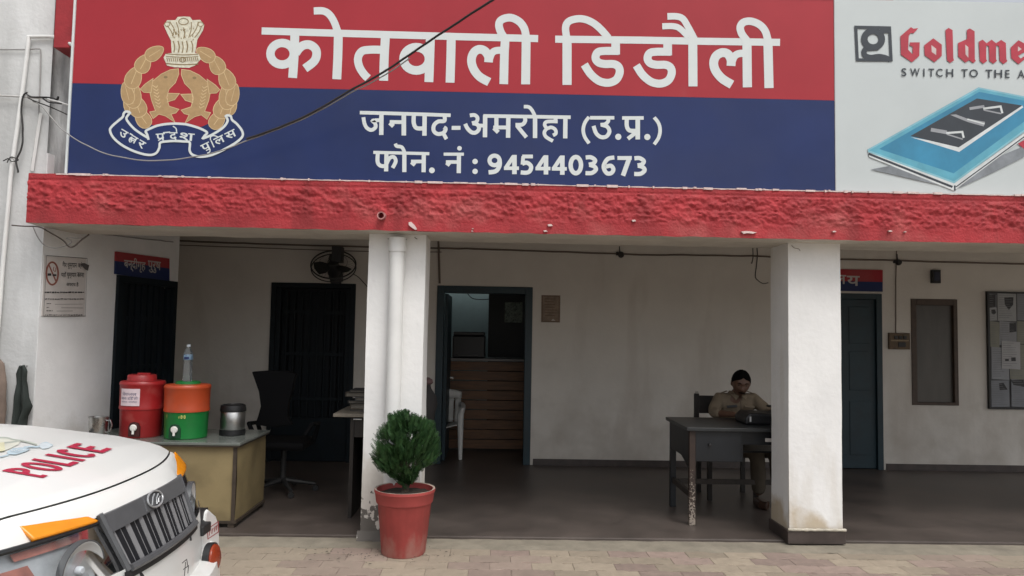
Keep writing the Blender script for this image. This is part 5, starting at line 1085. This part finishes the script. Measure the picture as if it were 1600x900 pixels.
hanging('dark green cloth hanging from a nail on the block corner', [(33, 572), (28, 584), (29, 600), (26, 625), (22, 650), (18, 690), (16, 720)], [(38, 571), (43, 580), (40, 596), (44, 620), (48, 634), (39, 650), (38, 720)], M('dark_green_cloth', (.022, .030, .026), .9, var=.2, vs=8), 5.745)
hanging('faded brown garment hanging at the picture edge of the block wall', [(-40, 556), (-42, 580), (-44, 610), (-46, 640), (-46, 680)], [(-4, 556), (6, 568), (10, 600), (8, 640), (3, 680)], M('faded_brown_cloth', (.20, .15, .12), .9, var=.15, vs=6), 5.745)
# ================================================================ POTTED BUSH
pxc, pyc = on_y(630, 870, 5.50).x, 5.50
pot = thing('flower_pot', 'red plastic flower pot standing in front of the drain pipe pillar', 'flower pot', (pxc, pyc, 0))
potm = M('pot_red', (.36, .058, .052), .6, var=.10, vs=7, bump=.1, bs=30); stain(potm, (.42, .29, .24), 0, .22, 9, .50, .45, .25, (1.4, 1.4, .7))
flu = lambda q, z: 1+(.012*math.cos(20*q) if z < .36 else 0)
obj('pot_body', B().lathe([(.13, .0), (.152, .0), (.158, .01), (.192, .355), (.196, .36), (.204, .368), (.206, .375), (.216, .44), (.221, .446), (.221, .462), (.213, .466), (.203, .462), (.196, .40), (.19, .38), (0, .37)], (pxc, pyc, 0), 60, wob=flu), potm, pot, smooth=True, ang=35)
b = B(); b.lathe([(.2125, .4665), (.218, .4668), (.2195, .4660)], (pxc, pyc, 0), 60, cap=False); b.lathe([(.205, .4635), (.2135, .4672)], (pxc, pyc, 0), 60, cap=False); obj('worn_rim', b, M('pot_rim_worn', (.50, .40, .33), .8, var=.3, vs=14), pot)
b = B()
b.grid(lambda a, c: Vector((pxc+(.198*c)*math.cos(a*2*math.pi), pyc+(.198*c)*math.sin(a*2*math.pi), .425+.012*noise.noise(Vector((c*4*math.cos(a*6.283), c*4*math.sin(a*6.283), 0))*2)+.02*(1-c))), 30, 8); obj('soil', b, M('soil', (.045, .032, .022), 1, var=.3, vs=25, bump=.8, bs=50), pot, smooth=True)
tj = thing('bush', 'round clipped dark green thuja bush growing in the red pot', 'bush', (pxc, pyc, .43))
b = B(); rnd = random.Random(3)
b.tube([(pxc, pyc, .42), (pxc+.005, pyc, .52), (pxc-.008, pyc, .64)], [.028, .022, .015], 8)
for i in range(9):
    a = i*.7; b.tube([(pxc+.01*math.cos(a), pyc+.01*math.sin(a), .43+.01*i), (pxc+.05*math.cos(a), pyc+.05*math.sin(a), .56+.02*i), (pxc+.13*math.cos(a), pyc+.13*math.sin(a), .74+.01*i)], [.010, .008, .004], 6)
obj('trunk', b, M('bark', (.07, .05, .035), .9, var=.3, vs=30), tj, smooth=True)
leafb = bmesh.new()
def radius(zn, th):   # crown outline, zn -1..1
    r_ = .258*math.sqrt(max(.0, 1-(abs(zn+.05)*.95)**2.3)) if zn > -.42 else .258*(.94-.62*((-.42-zn)/.58)**.8)
    return r_*(1+.10*noise.noise(Vector((math.cos(th)*1.8, math.sin(th)*1.8, zn*2.4)))+.05*noise.noise(Vector((math.cos(th)*6, math.sin(th)*6, zn*7))))
ZC, ZH = .765, .262
clumps = []
while len(clumps) < 85:
    zn = rnd.uniform(-1, 1); th = rnd.uniform(0, 2*math.pi)
    if zn < -.5 and rnd.random() < (-.5-zn)*1.9: continue
    clumps.append((zn, th, rnd.uniform(.80, 1.08)))
for i in range(2500):
    zn, th, ks = clumps[i % 85]; zn += rnd.gauss(0, .085); th += rnd.gauss(0, .15)
    zn = max(-1, min(1, zn)); rr = radius(zn, th)*ks*rnd.uniform(.70, 1.04)
    if i % 6 == 0: rr *= rnd.uniform(.3, .9)
    tip = Vector((pxc+rr*math.cos(th), pyc+rr*math.sin(th), ZC+zn*ZH+.012*rnd.random()))
    out = Vector((math.cos(th), math.sin(th), 1.15+.9*zn)).normalized(); out = (out+Vector((rnd.gauss(0, .22), rnd.gauss(0, .22), rnd.gauss(.15, .2)))).normalized()
    ln = rnd.uniform(.055, .095); sdv = out.cross(Vector((rnd.gauss(0, 1), rnd.gauss(0, 1), rnd.gauss(0, 1)))).normalized()
    base = tip-out*ln
    nseg = 8
    for k_ in range(nseg):
        t = k_/nseg; p = base+out*(ln*t); l_ = .022*(1-.5*t)
        for sg in (-1, 1):
            d = (out*.75+sdv*sg*.62).normalized(); w = out.cross(sdv)*.15*rnd.uniform(-1, 1); q = p+(d+w).normalized()*l_; nrm = (q-p).cross(sdv.cross(out)).normalized()*.0027
            m_ = p.lerp(q, .5)
            leafb.faces.new([leafb.verts.new(x) for x in (p, m_+nrm, q, m_-nrm)])
    leafb.faces.new([leafb.verts.new(x) for x in (base+sdv*.002, tip, base-sdv*.002)])
thm = M('thuja_leaf', (.034, .082, .022), .6, var=.30, vs=22, tint=(.012, .040, .014), spec=.3)
obj('foliage', leafb, thm, tj, fix=False)

lt = B(); rl = random.Random(11)
for i in range(90):
    a = rl.gauss(0, .28); x = pxc-.16+a; y = 5.42+rl.gauss(0, .10); z = .0125
    if y > 5.8 or (x-pxc)**2+(y-pyc)**2 < .17**2: continue
    t = rl.uniform(0, 3.14); l_ = rl.uniform(.008, .035); dx, dy = l_*math.cos(t), l_*math.sin(t); w = .0018+.002*rl.random()
    lt.face([(x, y, z), (x+dx*.5-dy*.1, y+dy*.5+dx*.1+w, z+.003), (x+dx, y+dy, z+.001), (x+dx*.5+dy*.05, y+dy*.5-w, z)])
tag(obj('leaf_litter', lt, M('dead_sprig', (.05, .04, .028), .9, var=.3, vs=60), fix=False), 'dry sprigs and dirt scattered on the paving around the red pot', 'litter', kind='stuff')
# ================================================================ POLICE CAR (front faces +u; nose half in frame)
PS = R(2.0); CO = Vector((-1.31, 2.91, 0)); CU = Vector((math.cos(PS), math.sin(PS), 0)); CV = Vector((-math.sin(PS), math.cos(PS), 0))
def W(u, v, z): return CO + CU*u + CV*v + Vector((0, 0, z))
def uf(v): return -.135*min(1.25, abs(v)/.68)**2.2
EDGE = [(0, .998), (.05, 1.0), (.12, 1.022), (.2, 1.045), (.27, 1.067), (.42, 1.096), (.58, 1.114), (.8, 1.138), (1.03, 1.150), (1.4, 1.165), (2, 1.18)]
def zh(u, v):
    s_ = max(0, -u); z = EDGE[-1][1]
    for i in range(len(EDGE)-1):
        if EDGE[i][0] <= s_ <= EDGE[i+1][0]: t = (s_-EDGE[i][0])/(EDGE[i+1][0]-EDGE[i][0]); t_ = t; z = EDGE[i][1]*(1-t_)+EDGE[i+1][1]*t_; break
    z += .042*(1-min(1, abs(v)/.70)**2)
    if abs(v) > .60: z -= .034*((abs(v)-.60)/.12)**2
    return z
pass
car = thing('police_car', 'white police car with red hood lettering and amber corner lights parked before the veranda', 'car', (-3.3, 2.8, 0))
paint = M('car_white_paint', (.76, .765, .74), .30, var=.015, vs=2, spec=.5, coat=.35)
stain(paint, (.52, .49, .43), -1, 3, 2.4, .55, .22, .3)
stain(paint, (.40, .36, .29), .2, .75, 5, .45, .35, .25)
tr_dark = M('car_dark_trim', (.016, .017, .018), .5, var=.15, vs=20); gr_grey = M('grille_grey', (.085, .087, .092), .42, var=.08, vs=20); slat_m = M('slat_grey', (.20, .20, .205), .38, var=.08, vs=25)
chrome = M('chrome', (.72, .73, .74), .12, metal=1, var=.03)
amber = M('amber_lens', (.78, .27, .008), .25, var=.07, vs=14, spec=.6); redm = M('reflector_red', (.30, .040, .012), .25, var=.12, vs=30)
seam_u = lambda v: uf(v)-.062
b = B(); b.grid(lambda a, c: (lambda v: (lambda u: W(u, v, zh(u, v)-(.010*max(0, 1-a/.03) if a < .03 else 0)))(seam_u(v)-.004-(1.25-.0)*a))(-.72+1.44*c), 110, 60)
hood = obj('hood', b, paint, car, smooth=True, ang=60)
for v in (-.30, .30):
    b = B(); b.lathe([(.012, 0), (.011, .006), (.005, .011), (0, .012)], W(-.98, v, zh(-.98, v)-.001), 12); obj('washer_nozzle', b, tr_dark, hood, smooth=True)
# nose panel below the hood seam, and dark seam line
def nose(a, c):
    v = -.735+1.47*c; u0_ = seam_u(v)+.003; z0_ = zh(u0_, v)-.012; u1_ = uf(v)+.006*(abs(v) < .36); z1_ = .958+.024*(1-min(1, abs(v)/.5)**2)
    t = a; u = u0_+(u1_-u0_)*(t**.8); z = z0_+(z1_-z0_)*(t**1.35); return W(u, v, z)
b = B(); b.grid(nose, 10, 40); obj('nose_panel', b, paint, car, smooth=True)
b = B(); b.grid(lambda a, c: (lambda v: W(seam_u(v)-.02+.03*a, v, zh(seam_u(v), v)-.017))(-.73+1.46*c), 1, 40); obj('hood_gap', b, tr_dark, car)
# hood lettering
def on_hood(px, py, o=0.):
    q = on_z(px, py, 1.14)
    for _ in range(6):
        d = q-CO; q = on_z(px, py, .5*q.z+.5*zh(d.dot(CU), d.dot(CV)))
    d = q-CO; return Vector((q.x, q.y, zh(d.dot(CU), d.dot(CV))+.0022+o))
def hoodmap(tl, t2, br, bl):
    tl, t2, br, bl = [Vector(p) for p in (tl, t2, br, bl)]
    def f(x, y, o): p = bl.lerp(br, x).lerp(tl.lerp(t2, x), y); return on_hood(p.x, p.y, o)
    return f
fn = hoodmap((2, 737), (120, 694), (176, 703), (67, 748)); I = Ink(fn, .001, .0002)
def ul(pts, w, x0, x1, c=False, closed=False):
    P = [(x0+(x1-x0)*p[0], p[1]) for p in pts]; I.stroke('k', cat(P, closed=closed) if c else P, w, closed=closed)
x = 0; wl = [.155, .175, .135, .075, .16, .145]; xs_ = []; gp_ = (1-sum(wl))/5
for w in wl: xs_.append((x, x+w)); x += w+gp_
vb = .052
def vert(x, y0=0, y1=1): I.stroke('k', [(x, y0+(y1-y0)*i/12) for i in range(13)], vb)
def hor(x0, x1, y, t=.17): I.stroke('k', [(x0+(x1-x0)*i/4, y) for i in range(5)], t)
def arc(cx, cy, rx, ry, w, a0, a1, n=14):
    o = []; i_ = []
    for k_ in range(n+1):
        t = R(a0+(a1-a0)*k_/n); o.append((cx+(rx)*math.cos(t), cy+ry*math.sin(t))); i_.append((cx+(rx-w[0])*math.cos(t), cy+(ry-w[1])*math.sin(t)))
    I.poly('k', o+i_[::-1])
P_, O_, L_, I_, C_, E_ = xs_
vert(P_[0]+vb/2); arc(P_[0]+vb*.8, .72, P_[1]-P_[0]-vb*.8, .28, (vb, .16), -90, 90); hor(P_[0], P_[0]+vb*1.5, .07, .14)
arc((O_[0]+O_[1])/2, .5, (O_[1]-O_[0])/2, .5, (vb, .17), 0, 179.9); arc((O_[0]+O_[1])/2, .5, (O_[1]-O_[0])/2, .5, (vb, .17), 180, 359.9)
vert((I_[0]+I_[1])/2); vert(L_[0]+vb/2); hor(L_[0]+vb, L_[1], .085); 
arc((C_[0]+C_[1])/2, .5, (C_[1]-C_[0])/2, .5, (vb, .17), 45, 315, 24)
vert(E_[0]+vb/2); hor(E_[0]+vb, E_[1], .085); hor(E_[0]+vb, E_[1], .915); hor(E_[0]+vb, E_[1]-.02, .5)
I.done(hood, {'k': M('hood_lettering_red', (.42, .018, .055), .45, var=.04)}, {'k': 'hood_lettering'})
hp = on_hood
Tk = reg(0, 640, 9.0); I = Ink(hp, .001, .0002)
I.poly('y', [(-220, 420), (0, 400), (120, 425), (300, 445), (260, 500), (140, 560), (0, 610), (-220, 640)], T=Tk)
I.stroke('g', [(-220, 400), (0, 405), (100, 410), (180, 432), (300, 450), (420, 475), (520, 505)], 22, True, T=Tk); I.stroke('g', [(60, 480), (200, 465), (300, 445)], 20, True, T=Tk)
I.stroke('c', [(330, 545), (430, 535), (540, 535), (580, 500), (650, 480), (740, 520)], 24, True, T=Tk); I.poly('c2', [(560, 500), (620, 478), (700, 490), (735, 520), (690, 555), (600, 570), (560, 545)], T=Tk)
I.poly('c', [(90, 610), (180, 560), (300, 545), (430, 570), (350, 610), (220, 650), (120, 645)], T=Tk); I.stroke('c', [(-200, 690), (0, 680), (120, 650)], 18, True, T=Tk)
for i in range(7): I.stroke('w', [(160+i*32, 585+(i % 2)*8), (178+i*32, 600-(i % 3)*8)], 9, T=Tk)
I.poly('y2', [(-60, 490), (60, 480), (70, 600), (-60, 620)], T=Tk)
I.done(hood, {'y': M('crest_cream', (.71, .72, .62), .45), 'y2': M('crest_yellow', (.70, .68, .46), .45), 'g': M('crest_grey_green', (.42, .46, .40), .5), 'c': M('crest_pale_blue', (.48, .60, .66), .45, var=.2, vs=60), 'c2': M('crest_faint_blue', (.62, .69, .72), .4), 'w': paint}, {'y': 'crest_field', 'y2': 'crest_shield', 'g': 'crest_wreath', 'c': 'crest_ribbon', 'c2': 'crest_ribbon_end', 'w': 'crest_marks'})
# grille
sl_u = lambda z: (.985-z)*.42
def gsurf(v, z, o=0.): return W(uf(v)+sl_u(z)+o, v, z)
GW, GT, GB = .335, .983, .795
ztop = lambda v: GT-.008*(abs(v)/GW)**2
zbar = lambda v: .925-.010*(abs(v)/GW)**2
wv = lambda v, z: v*(1-.10*(GT-z)/(GT-GB))
b = B()
def panel(a, c, z0f, z1f, o): v = -GW+2*GW*c; z = z0f(v)*(1-a)+z1f(v)*a; return gsurf(wv(v, z), z, o)
b.grid(lambda a, c: panel(a, c, ztop, zbar, .012), 4, 24); b.grid(lambda a, c: panel(a, c, ztop, lambda v: ztop(v)-.001, .012-.02*a), 1, 24)
b.grid(lambda a, c: panel(0, c, zbar, zbar, .012-.03*a), 1, 24)
grille = obj('grille_bar', b, gr_grey, car, smooth=True, ang=30)
b = B(); b.grid(lambda a, c: panel(a, c, lambda v: zbar(v)+.01, lambda v: GB-.01, -.0022), 8, 28); obj('grille_void', b, M('void_black', (.004, .005, .008), .6), car)
b = B()
nsl = 7
for i in range(nsl+1):
    v = -GW+.012+(2*GW-.024)*i/nsl; hw = .012
    for q in (0,):
        pts = []
        for k_ in range(9):
            z = zbar(v)+.004+(GB-zbar(v)-.004)*k_/8; pts.append((v, z))
        for k_ in range(8):
            (va, za), (vb2, zb2) = pts[k_], pts[k_+1]
            A0, A1 = gsurf(wv(va-hw, za), za, .0), gsurf(wv(va+hw, za), za, .003); B0, B1 = gsurf(wv(vb2-hw, zb2), zb2, .0), gsurf(wv(vb2+hw, zb2), zb2, .003)
            b.face([A0, A1, B1, B0]); b.face([A1, gsurf(wv(va+hw, za), za, -.003), gsurf(wv(vb2+hw, zb2), zb2, -.003), B1]); b.face([A0, B0, gsurf(wv(vb2-hw, zb2), zb2, -.003), gsurf(wv(va-hw, za), za, -.008)])
bmesh.ops.remove_doubles(b.bm, verts=b.bm.verts[:], dist=1e-5); obj('grille_slat', b, slat_m, car, smooth=True, ang=30)
for i in range(nsl):   # thin bright inner line in each gap between the slats
    v = -GW+.012+(2*GW-.024)*(i+.55)/nsl
    obj('grille_rib', B().tube([gsurf(wv(v, z), z, -.0022) for z in (zbar(v), .89, .86, .83, GB)], .0014, 5), slat_m, car)
b = B()
for v in (-GW, GW): b.tube([gsurf(wv(v*1.02, z), z, .004) for z in (ztop(v)+.004, .93, .86, GB-.012)], .012, 6)
b.tube([gsurf(wv(v, GB-.006), GB-.006, .012) for v in [-GW+2*GW*i/12 for i in range(13)]], .013, 6); obj('grille_surround', b, gr_grey, car, smooth=True)
# emblem on the bar: squarish badge plate with oval ring and raised sweep
EM = gsurf(-.02, .953, .0); en = (gsurf(.02, .955)-gsurf(-.02, .955)).cross(gsurf(0, .965)-gsurf(0, .945)).normalized(); ex_ = (gsurf(.02, .955)-gsurf(-.02, .955)).normalized(); ey = en.cross(ex_).normalized()
if en.dot(CU) < 0: en = -en
def emp(x, y, o): return EM+ex_*x*1.75+ey*y*1.15+en*(.0135+o)
ey = ey if ey.z > 0 else -ey
b = B(); b.prism([emp(-.046, -.028, -.006), emp(.046, -.028, -.006), emp(.042, .026, -.006), emp(-.042, .026, -.006)], en*.0045); eb = obj('emblem_plate', b, gr_grey, car, bevel=.002)
b = B(); b.tube([emp(.036*math.cos(t), .026*math.sin(t), .004) for t in [2*math.pi*i/28 for i in range(29)]], .0038, 8, False); b.tube([emp(-.022, -.014, .003), emp(-.008, .008, .004), emp(.004, .016, .004)], .003, 6); b.tube([emp(.0, -.018, .003), emp(.006, .0, .004), emp(.022, .010, .003)], .003, 6); b.tube([emp(.010, -.016, .003), emp(.014, -.004, .004), emp(.026, .0, .003)], .0025, 6); obj('emblem', b, M('badge_silver', (.42, .43, .44), .3, metal=.35, var=.1, vs=40), eb, smooth=True)
# corner lamps (amber) and headlamps
for sg in (-1, 1):
    def am(a, c, sg=sg):
        av = .357+(.245 if sg < 0 else .30)*a; v = sg*av; lo = .955+.006*a; hi = lo+(.037+(.008 if sg < 0 else .022)*a)*min(1, .35+a/.12)**.6
        z = lo+(hi-lo)*c; u = uf(v)+.012-.052*(c**1.1); return W(u, v, z+.003)
    b = B(); b.grid(am, 28, 8); o_ = obj('corner_light', b, amber, car, smooth=True); md = o_.modifiers.new('t', 'SOLIDIFY'); md.thickness = .012; md.offset = 0
    # headlamp: dark rim, silver housing set back, reflector bowl, red-brown patches painted as the building's reflection, clear lens
    HL, HB = .952, .735
    hv0 = lambda z: .345-.12*(HL-z)/(HL-HB); hv1 = lambda z: .735-.02*(HL-z)/(HL-HB)
    def hs_(a, c, o, sg=sg):
        z = HB+(HL-HB)*c; av = hv0(z)+(hv1(z)-hv0(z))*a; v = sg*av; return W(uf(v)+(HL-z)*.40+o+.012*math.sin(math.pi*c)*math.sin(math.pi*a), v, z)
    b = B(); b.grid(lambda a, c: hs_(a, c, -.034), 8, 8)
    for e in ('l', 'r', 'b', 't'):
        b.grid(lambda a, c, e=e: hs_(0 if e == 'l' else 1 if e == 'r' else a, c if e in 'lr' else (0 if e == 'b' else 1), -.034*(a if e in 'lr' else c)), 8, 8)
    hl = obj('headlight', b, M('lamp_housing', (.46, .47, .48), .42, metal=.25, var=.16, vs=9), car, smooth=True)
    rc = hs_(.42, .45, -.008); ax = (CU*1.0+CV*sg*.22).normalized(); Mx = ax.to_track_quat('Z', 'Y').to_matrix().to_4x4()
    b = B(); b.lathe([(.001, -.022), (.05, -.018), (.078, -.006), (.086, .004), (.089, .004)], rc, 36, Mx, cap=False); obj('reflector_bowl', b, M('bowl_silver', (.60, .62, .63), .38, metal=.5, var=.05), hl, smooth=True)
    b = B(); b.lathe([(.0, -.02), (.013, -.02), (.013, -.004), (.009, .001), (0, .001)], rc, 16, Mx); obj('bulb', b, M('bulb_glass', (.7, .72, .75), .1), hl, smooth=True)
    b = B(); b.lathe([(.089, -.018), (.0895, .005), (.094, .005), (.0945, -.018)], rc, 36, Mx, cap=False); obj('bowl_rim', b, M('rim_grey', (.09, .095, .10), .45, metal=.2), hl, smooth=True)
    b = B(); b.grid(lambda a, c: hs_(.70+.24*a, .10+.62*c, -.03), 6, 6); b.grid(lambda a, c: hs_(.16+.62*a, .82+.10*c, -.02), 6, 3); obj('painted_red_reflection', b, M('reflection_red_brown', (.42, .16, .12), .3, var=.25, vs=10), hl, smooth=True)  # reflection of the red building painted as flat patches inside the lamp
    b = B(); b.grid(lambda a, c: hs_(a, c, .003), 14, 10)
    glm = MATS.get('lamp_glass')
    if not glm:
        glm = bpy.data.materials.new('lamp_glass'); glm.use_nodes = True; MATS['lamp_glass'] = glm; n_ = glm.node_tree; n_.nodes.remove(n_.nodes['Principled BSDF'])
        t_ = n_.nodes.new('ShaderNodeBsdfTransparent'); g_ = n_.nodes.new('ShaderNodeBsdfGlossy'); m_ = n_.nodes.new('ShaderNodeMixShader'); fr_ = n_.nodes.new('ShaderNodeFresnel'); fr_.inputs[0].default_value = 1.32; g_.inputs['Roughness'].default_value = .05; t_.inputs[0].default_value = (.93, .95, .96, 1)
        n_.links.new(fr_.outputs[0], m_.inputs[0]); n_.links.new(t_.outputs[0], m_.inputs[1]); n_.links.new(g_.outputs[0], m_.inputs[2]); n_.links.new(m_.outputs[0], n_.nodes['Material Output'].inputs[0])
    obj('lens', b, glm, hl, smooth=True)
    b = B(); b.tube([hs_(i/12, 1, .004) for i in range(13)], .009, 6); b.tube([hs_(0, 1-i/8, .004) for i in range(9)], .008, 6); obj('lamp_surround', b, tr_dark, hl, smooth=True)
# lower front, bumper
b = B(); b.grid(lambda a, c: (lambda v: W(uf(v)+.085+.02*a, v, GB-.004-.195*a))(-.74+1.48*c), 4, 30); obj('lower_panel', b, paint, car, smooth=True)
b = B(); b.grid(lambda a, c: (lambda v: W(uf(v)+.094+.004*a, v, GB-.010-.028*a))(-GW+2*GW*c), 1, 24); obj('mesh_strip', b, tr_dark, car)
b = B()
for sg in (-1, 1): b.grid(lambda a, c, sg=sg: W(uf(.34)+(.985-(.975-.23*c))*.40-.016, sg*(.31+.05*a-.04*c), .975-.23*c), 4, 8)
obj('lamp_gap', b, tr_dark, car)
def bump(a, c):
    v = -.82+1.64*c; e = max(0, (abs(v)-.66)/.16); prof = [(.05, .605), (.13, .600), (.165, .580), (.172, .53), (.165, .43), (.13, .37), (.0, .34)]
    f = a*(len(prof)-1); i = min(int(f), len(prof)-2); k_ = f-i; pu = prof[i][0]*(1-k_)+prof[i+1][0]*k_; pz = prof[i][1]*(1-k_)+prof[i+1][1]*k_
    return W(uf(v)*.85+pu-.14*e**2, v, pz+(.03*e if pz > .57 else 0))
b = B(); b.grid(bump, 24, 48); bp_ = obj('bumper', b, paint, car, smooth=True, ang=50)
b = B(); c_ = on_x(305, 826, -1.335); d_ = (c_-CO); u_, v_ = d_.dot(CU), d_.dot(CV)
b.box(-.045, .055, -.05, .05, -.022, .022, Matrix.Translation(c_) @ Matrix.Rotation(PS, 4, 'Z')); b.lathe([(.0, 0), (.022, 0), (.022, .03), (0, .03)], c_+CV*.05, 12, Matrix.Rotation(R(-90), 4, 'X')); obj('lamp_bracket', b, tr_dark, bp_, bevel=.006)
b = B(); q = [on_x(x, y, -1.335) for x, y in ((306, 822), (312, 798), (325, 793), (326, 803), (318, 822))]; b.prism(q, (-.07, 0, 0)); obj('bumper_notch', b, tr_dark, bp_)
b = B(); q = [on_x(x, y, -1.325) for x, y in ((322, 800), (326, 795), (338, 806), (343, 818), (345, 910), (322, 912), (316, 850), (314, 832), (319, 824))]; b.prism(q, (-.10, .02, 0)); obj('bumper_end', b, paint, bp_, bevel=.012)
bpy.context.view_layer.update()
def hit(o, px, py):
    dg = bpy.context.evaluated_depsgraph_get(); lo = CAM-wloc(o); ok, q, n_, _ = o.ray_cast(lo, ray(px, py)); return q+wloc(o) if ok else None
rx_ = hit(bp_, 331, 872) or on_x(331, 872, -1.300); print('REFL', rx_)
rx_ = rx_+CU*.012; nd = (CU*1.0-CV*.05+Vector((0, 0, .08))).normalized(); Mr = nd.to_track_quat('Z', 'Y').to_matrix().to_4x4()
b = B(); b.lathe([(.0, .012), (.045, .012), (.058, .006), (.060, 0), (.060, -.01)], rx_, 28, Mr @ Matrix.Diagonal((1, 1, 1, 1))); obj('round_reflector', b, redm, bp_, smooth=True)
b = B(); b.lathe([(.06, -.002), (.068, -.002), (.068, -.03), (.0, -.03)], rx_, 28, Mr); obj('reflector_rim', b, tr_dark, bp_, smooth=True)
I = Ink(lambda x, y, o: on_x(x, y, -1.3235+o), .0, .0003)
I.stroke('r', [(324, 827), (341, 815), (341.5, 831), (325, 842)], 1.3, closed=True)
for x in (327, 331, 335, 338): I.stroke('r', [(x, 837-(x-327)*.75), (x+1, 829-(x-327)*.75)], 1.2); I.stroke('r', [(x, 830-(x-327)*.75), (x+3, 828-(x-327)*.75)], 1.0)
I.done(bp_, {'r': M('faded_red_mark', (.40, .10, .10), .6)}, {'r': 'red_marking'})
I = Ink(lambda x, y, o: W(uf(.4)*.85+.1735+o, *(lambda q: ((q-CO).dot(CV), q.z))(on_x(x, y, CO.x+uf(.4)*.85+.1735))), .0, .0003)
for pts in ([(284, 880), (292, 874), (294, 884)], [(286, 890), (295, 884), (294, 896)], [(290, 878), (288, 900)]): I.stroke('k', pts, 1.3)
I.done(bp_, {'k': ink_black}, {'k': 'plate_writing'})
# body sides, cabin, wheels behind (mostly outside the picture)
def side_outline():
    def archpts(cx, r, n=12): return [(cx+r*math.cos(math.pi*i/n), .40+r*math.sin(math.pi*i/n)) for i in range(n+1)]
    return [(-.22, .42), (-.20, .72), (-.175, .955), (-.20, 1.0), (-.42, 1.05), (-.80, 1.095), (-1.27, 1.125), (-4.1, 1.13), (-4.12, .42)] + [(x, z) for x, z in archpts(-3.25, .38)[::-1]] + [(x, z) for x, z in archpts(-.72, .38)[::-1]]
for sg in (-1, 1):
    b = B(); b.prism([W(u, sg*.745, z) for u, z in side_outline()], CV*(-sg*.05)); obj('body_side', b, paint, car, bevel=.012)
    b = B(); b.prism([W(u, sg*.73, z) for u, z in ((-1.32, 1.12), (-1.75, 1.78), (-4.05, 1.78), (-4.1, 1.12))], CV*(-sg*.04)); cb = obj('cabin_side', b, paint, car, bevel=.01)
    b = B()
    for u0_, u1_, s_ in ((-1.50, -2.25, .38), (-2.33, -3.1, 0), (-3.2, -3.95, 0)): b.prism([W(u0_, sg*.734, 1.17), W(u0_-s_, sg*.734, 1.70), W(u1_, sg*.734, 1.70), W(u1_, sg*.734, 1.17)], CV*(-sg*.002))
    obj('side_glass', b, M('dark_car_glass', (.02, .025, .028), .08), cb)
    for cu in (-.72, -3.25):
        wh = obj('wheel', B().lathe([(.0, .08), (.06, .085), (.17, .06), (.20, .085), (.205, .06), (.205, -.09), (0, -.09)], W(cu, sg*.66, .36), 28, Matrix.Rotation(R(-90*sg), 4, 'X')), M('wheel_steel', (.45, .45, .45), .4, metal=.7), car, smooth=True)
        obj('tyre', B().lathe([(.206, .09), (.27, .115), (.34, .105), (.36, .08), (.36, -.08), (.34, -.105), (.27, -.115), (.206, -.09)], W(cu, sg*.66, .36), 36, Matrix.Rotation(R(-90*sg), 4, 'X')), M('tyre_rubber', (.02, .02, .02), .85), wh, smooth=True)
b = B(); b.prism([W(u, -.69, z) for u, z in ((-1.26, 1.12), (-1.30, 1.13), (-1.76, 1.79), (-4.05, 1.79), (-4.1, 1.12), (-4.1, .45), (-3.7, .45), (-3.6, .85), (-2.9, .85), (-2.8, .45), (-1.2, .45), (-1.1, .85), (-.4, .85), (-.3, .72), (-.25, .90), (-1.26, .95))], CV*1.38); obj('cabin', b, paint, car)
b = B(); b.prism([W(-1.305, -.62, 1.16), W(-1.305, .62, 1.16), W(-1.725, .60, 1.745), W(-1.725, -.60, 1.745)], CU*.008); obj('windscreen', b, MATS['dark_car_glass'], car)
b = B(); b.grid(lambda a, c: W(-1.25-.12*a, -.70+1.4*c, 1.155-.0*a), 1, 8); obj('cowl', b, tr_dark, car)
bb_ = B(); bb_.box(-.11, .11, -.45, .45, 0, .10, Matrix.Translation(W(-2.2, 0, 1.80)) @ Matrix.Rotation(PS, 4, 'Z')); obj('light_bar', bb_, M('beacon_red', (.4, .02, .02), .2), car, bevel=.02)
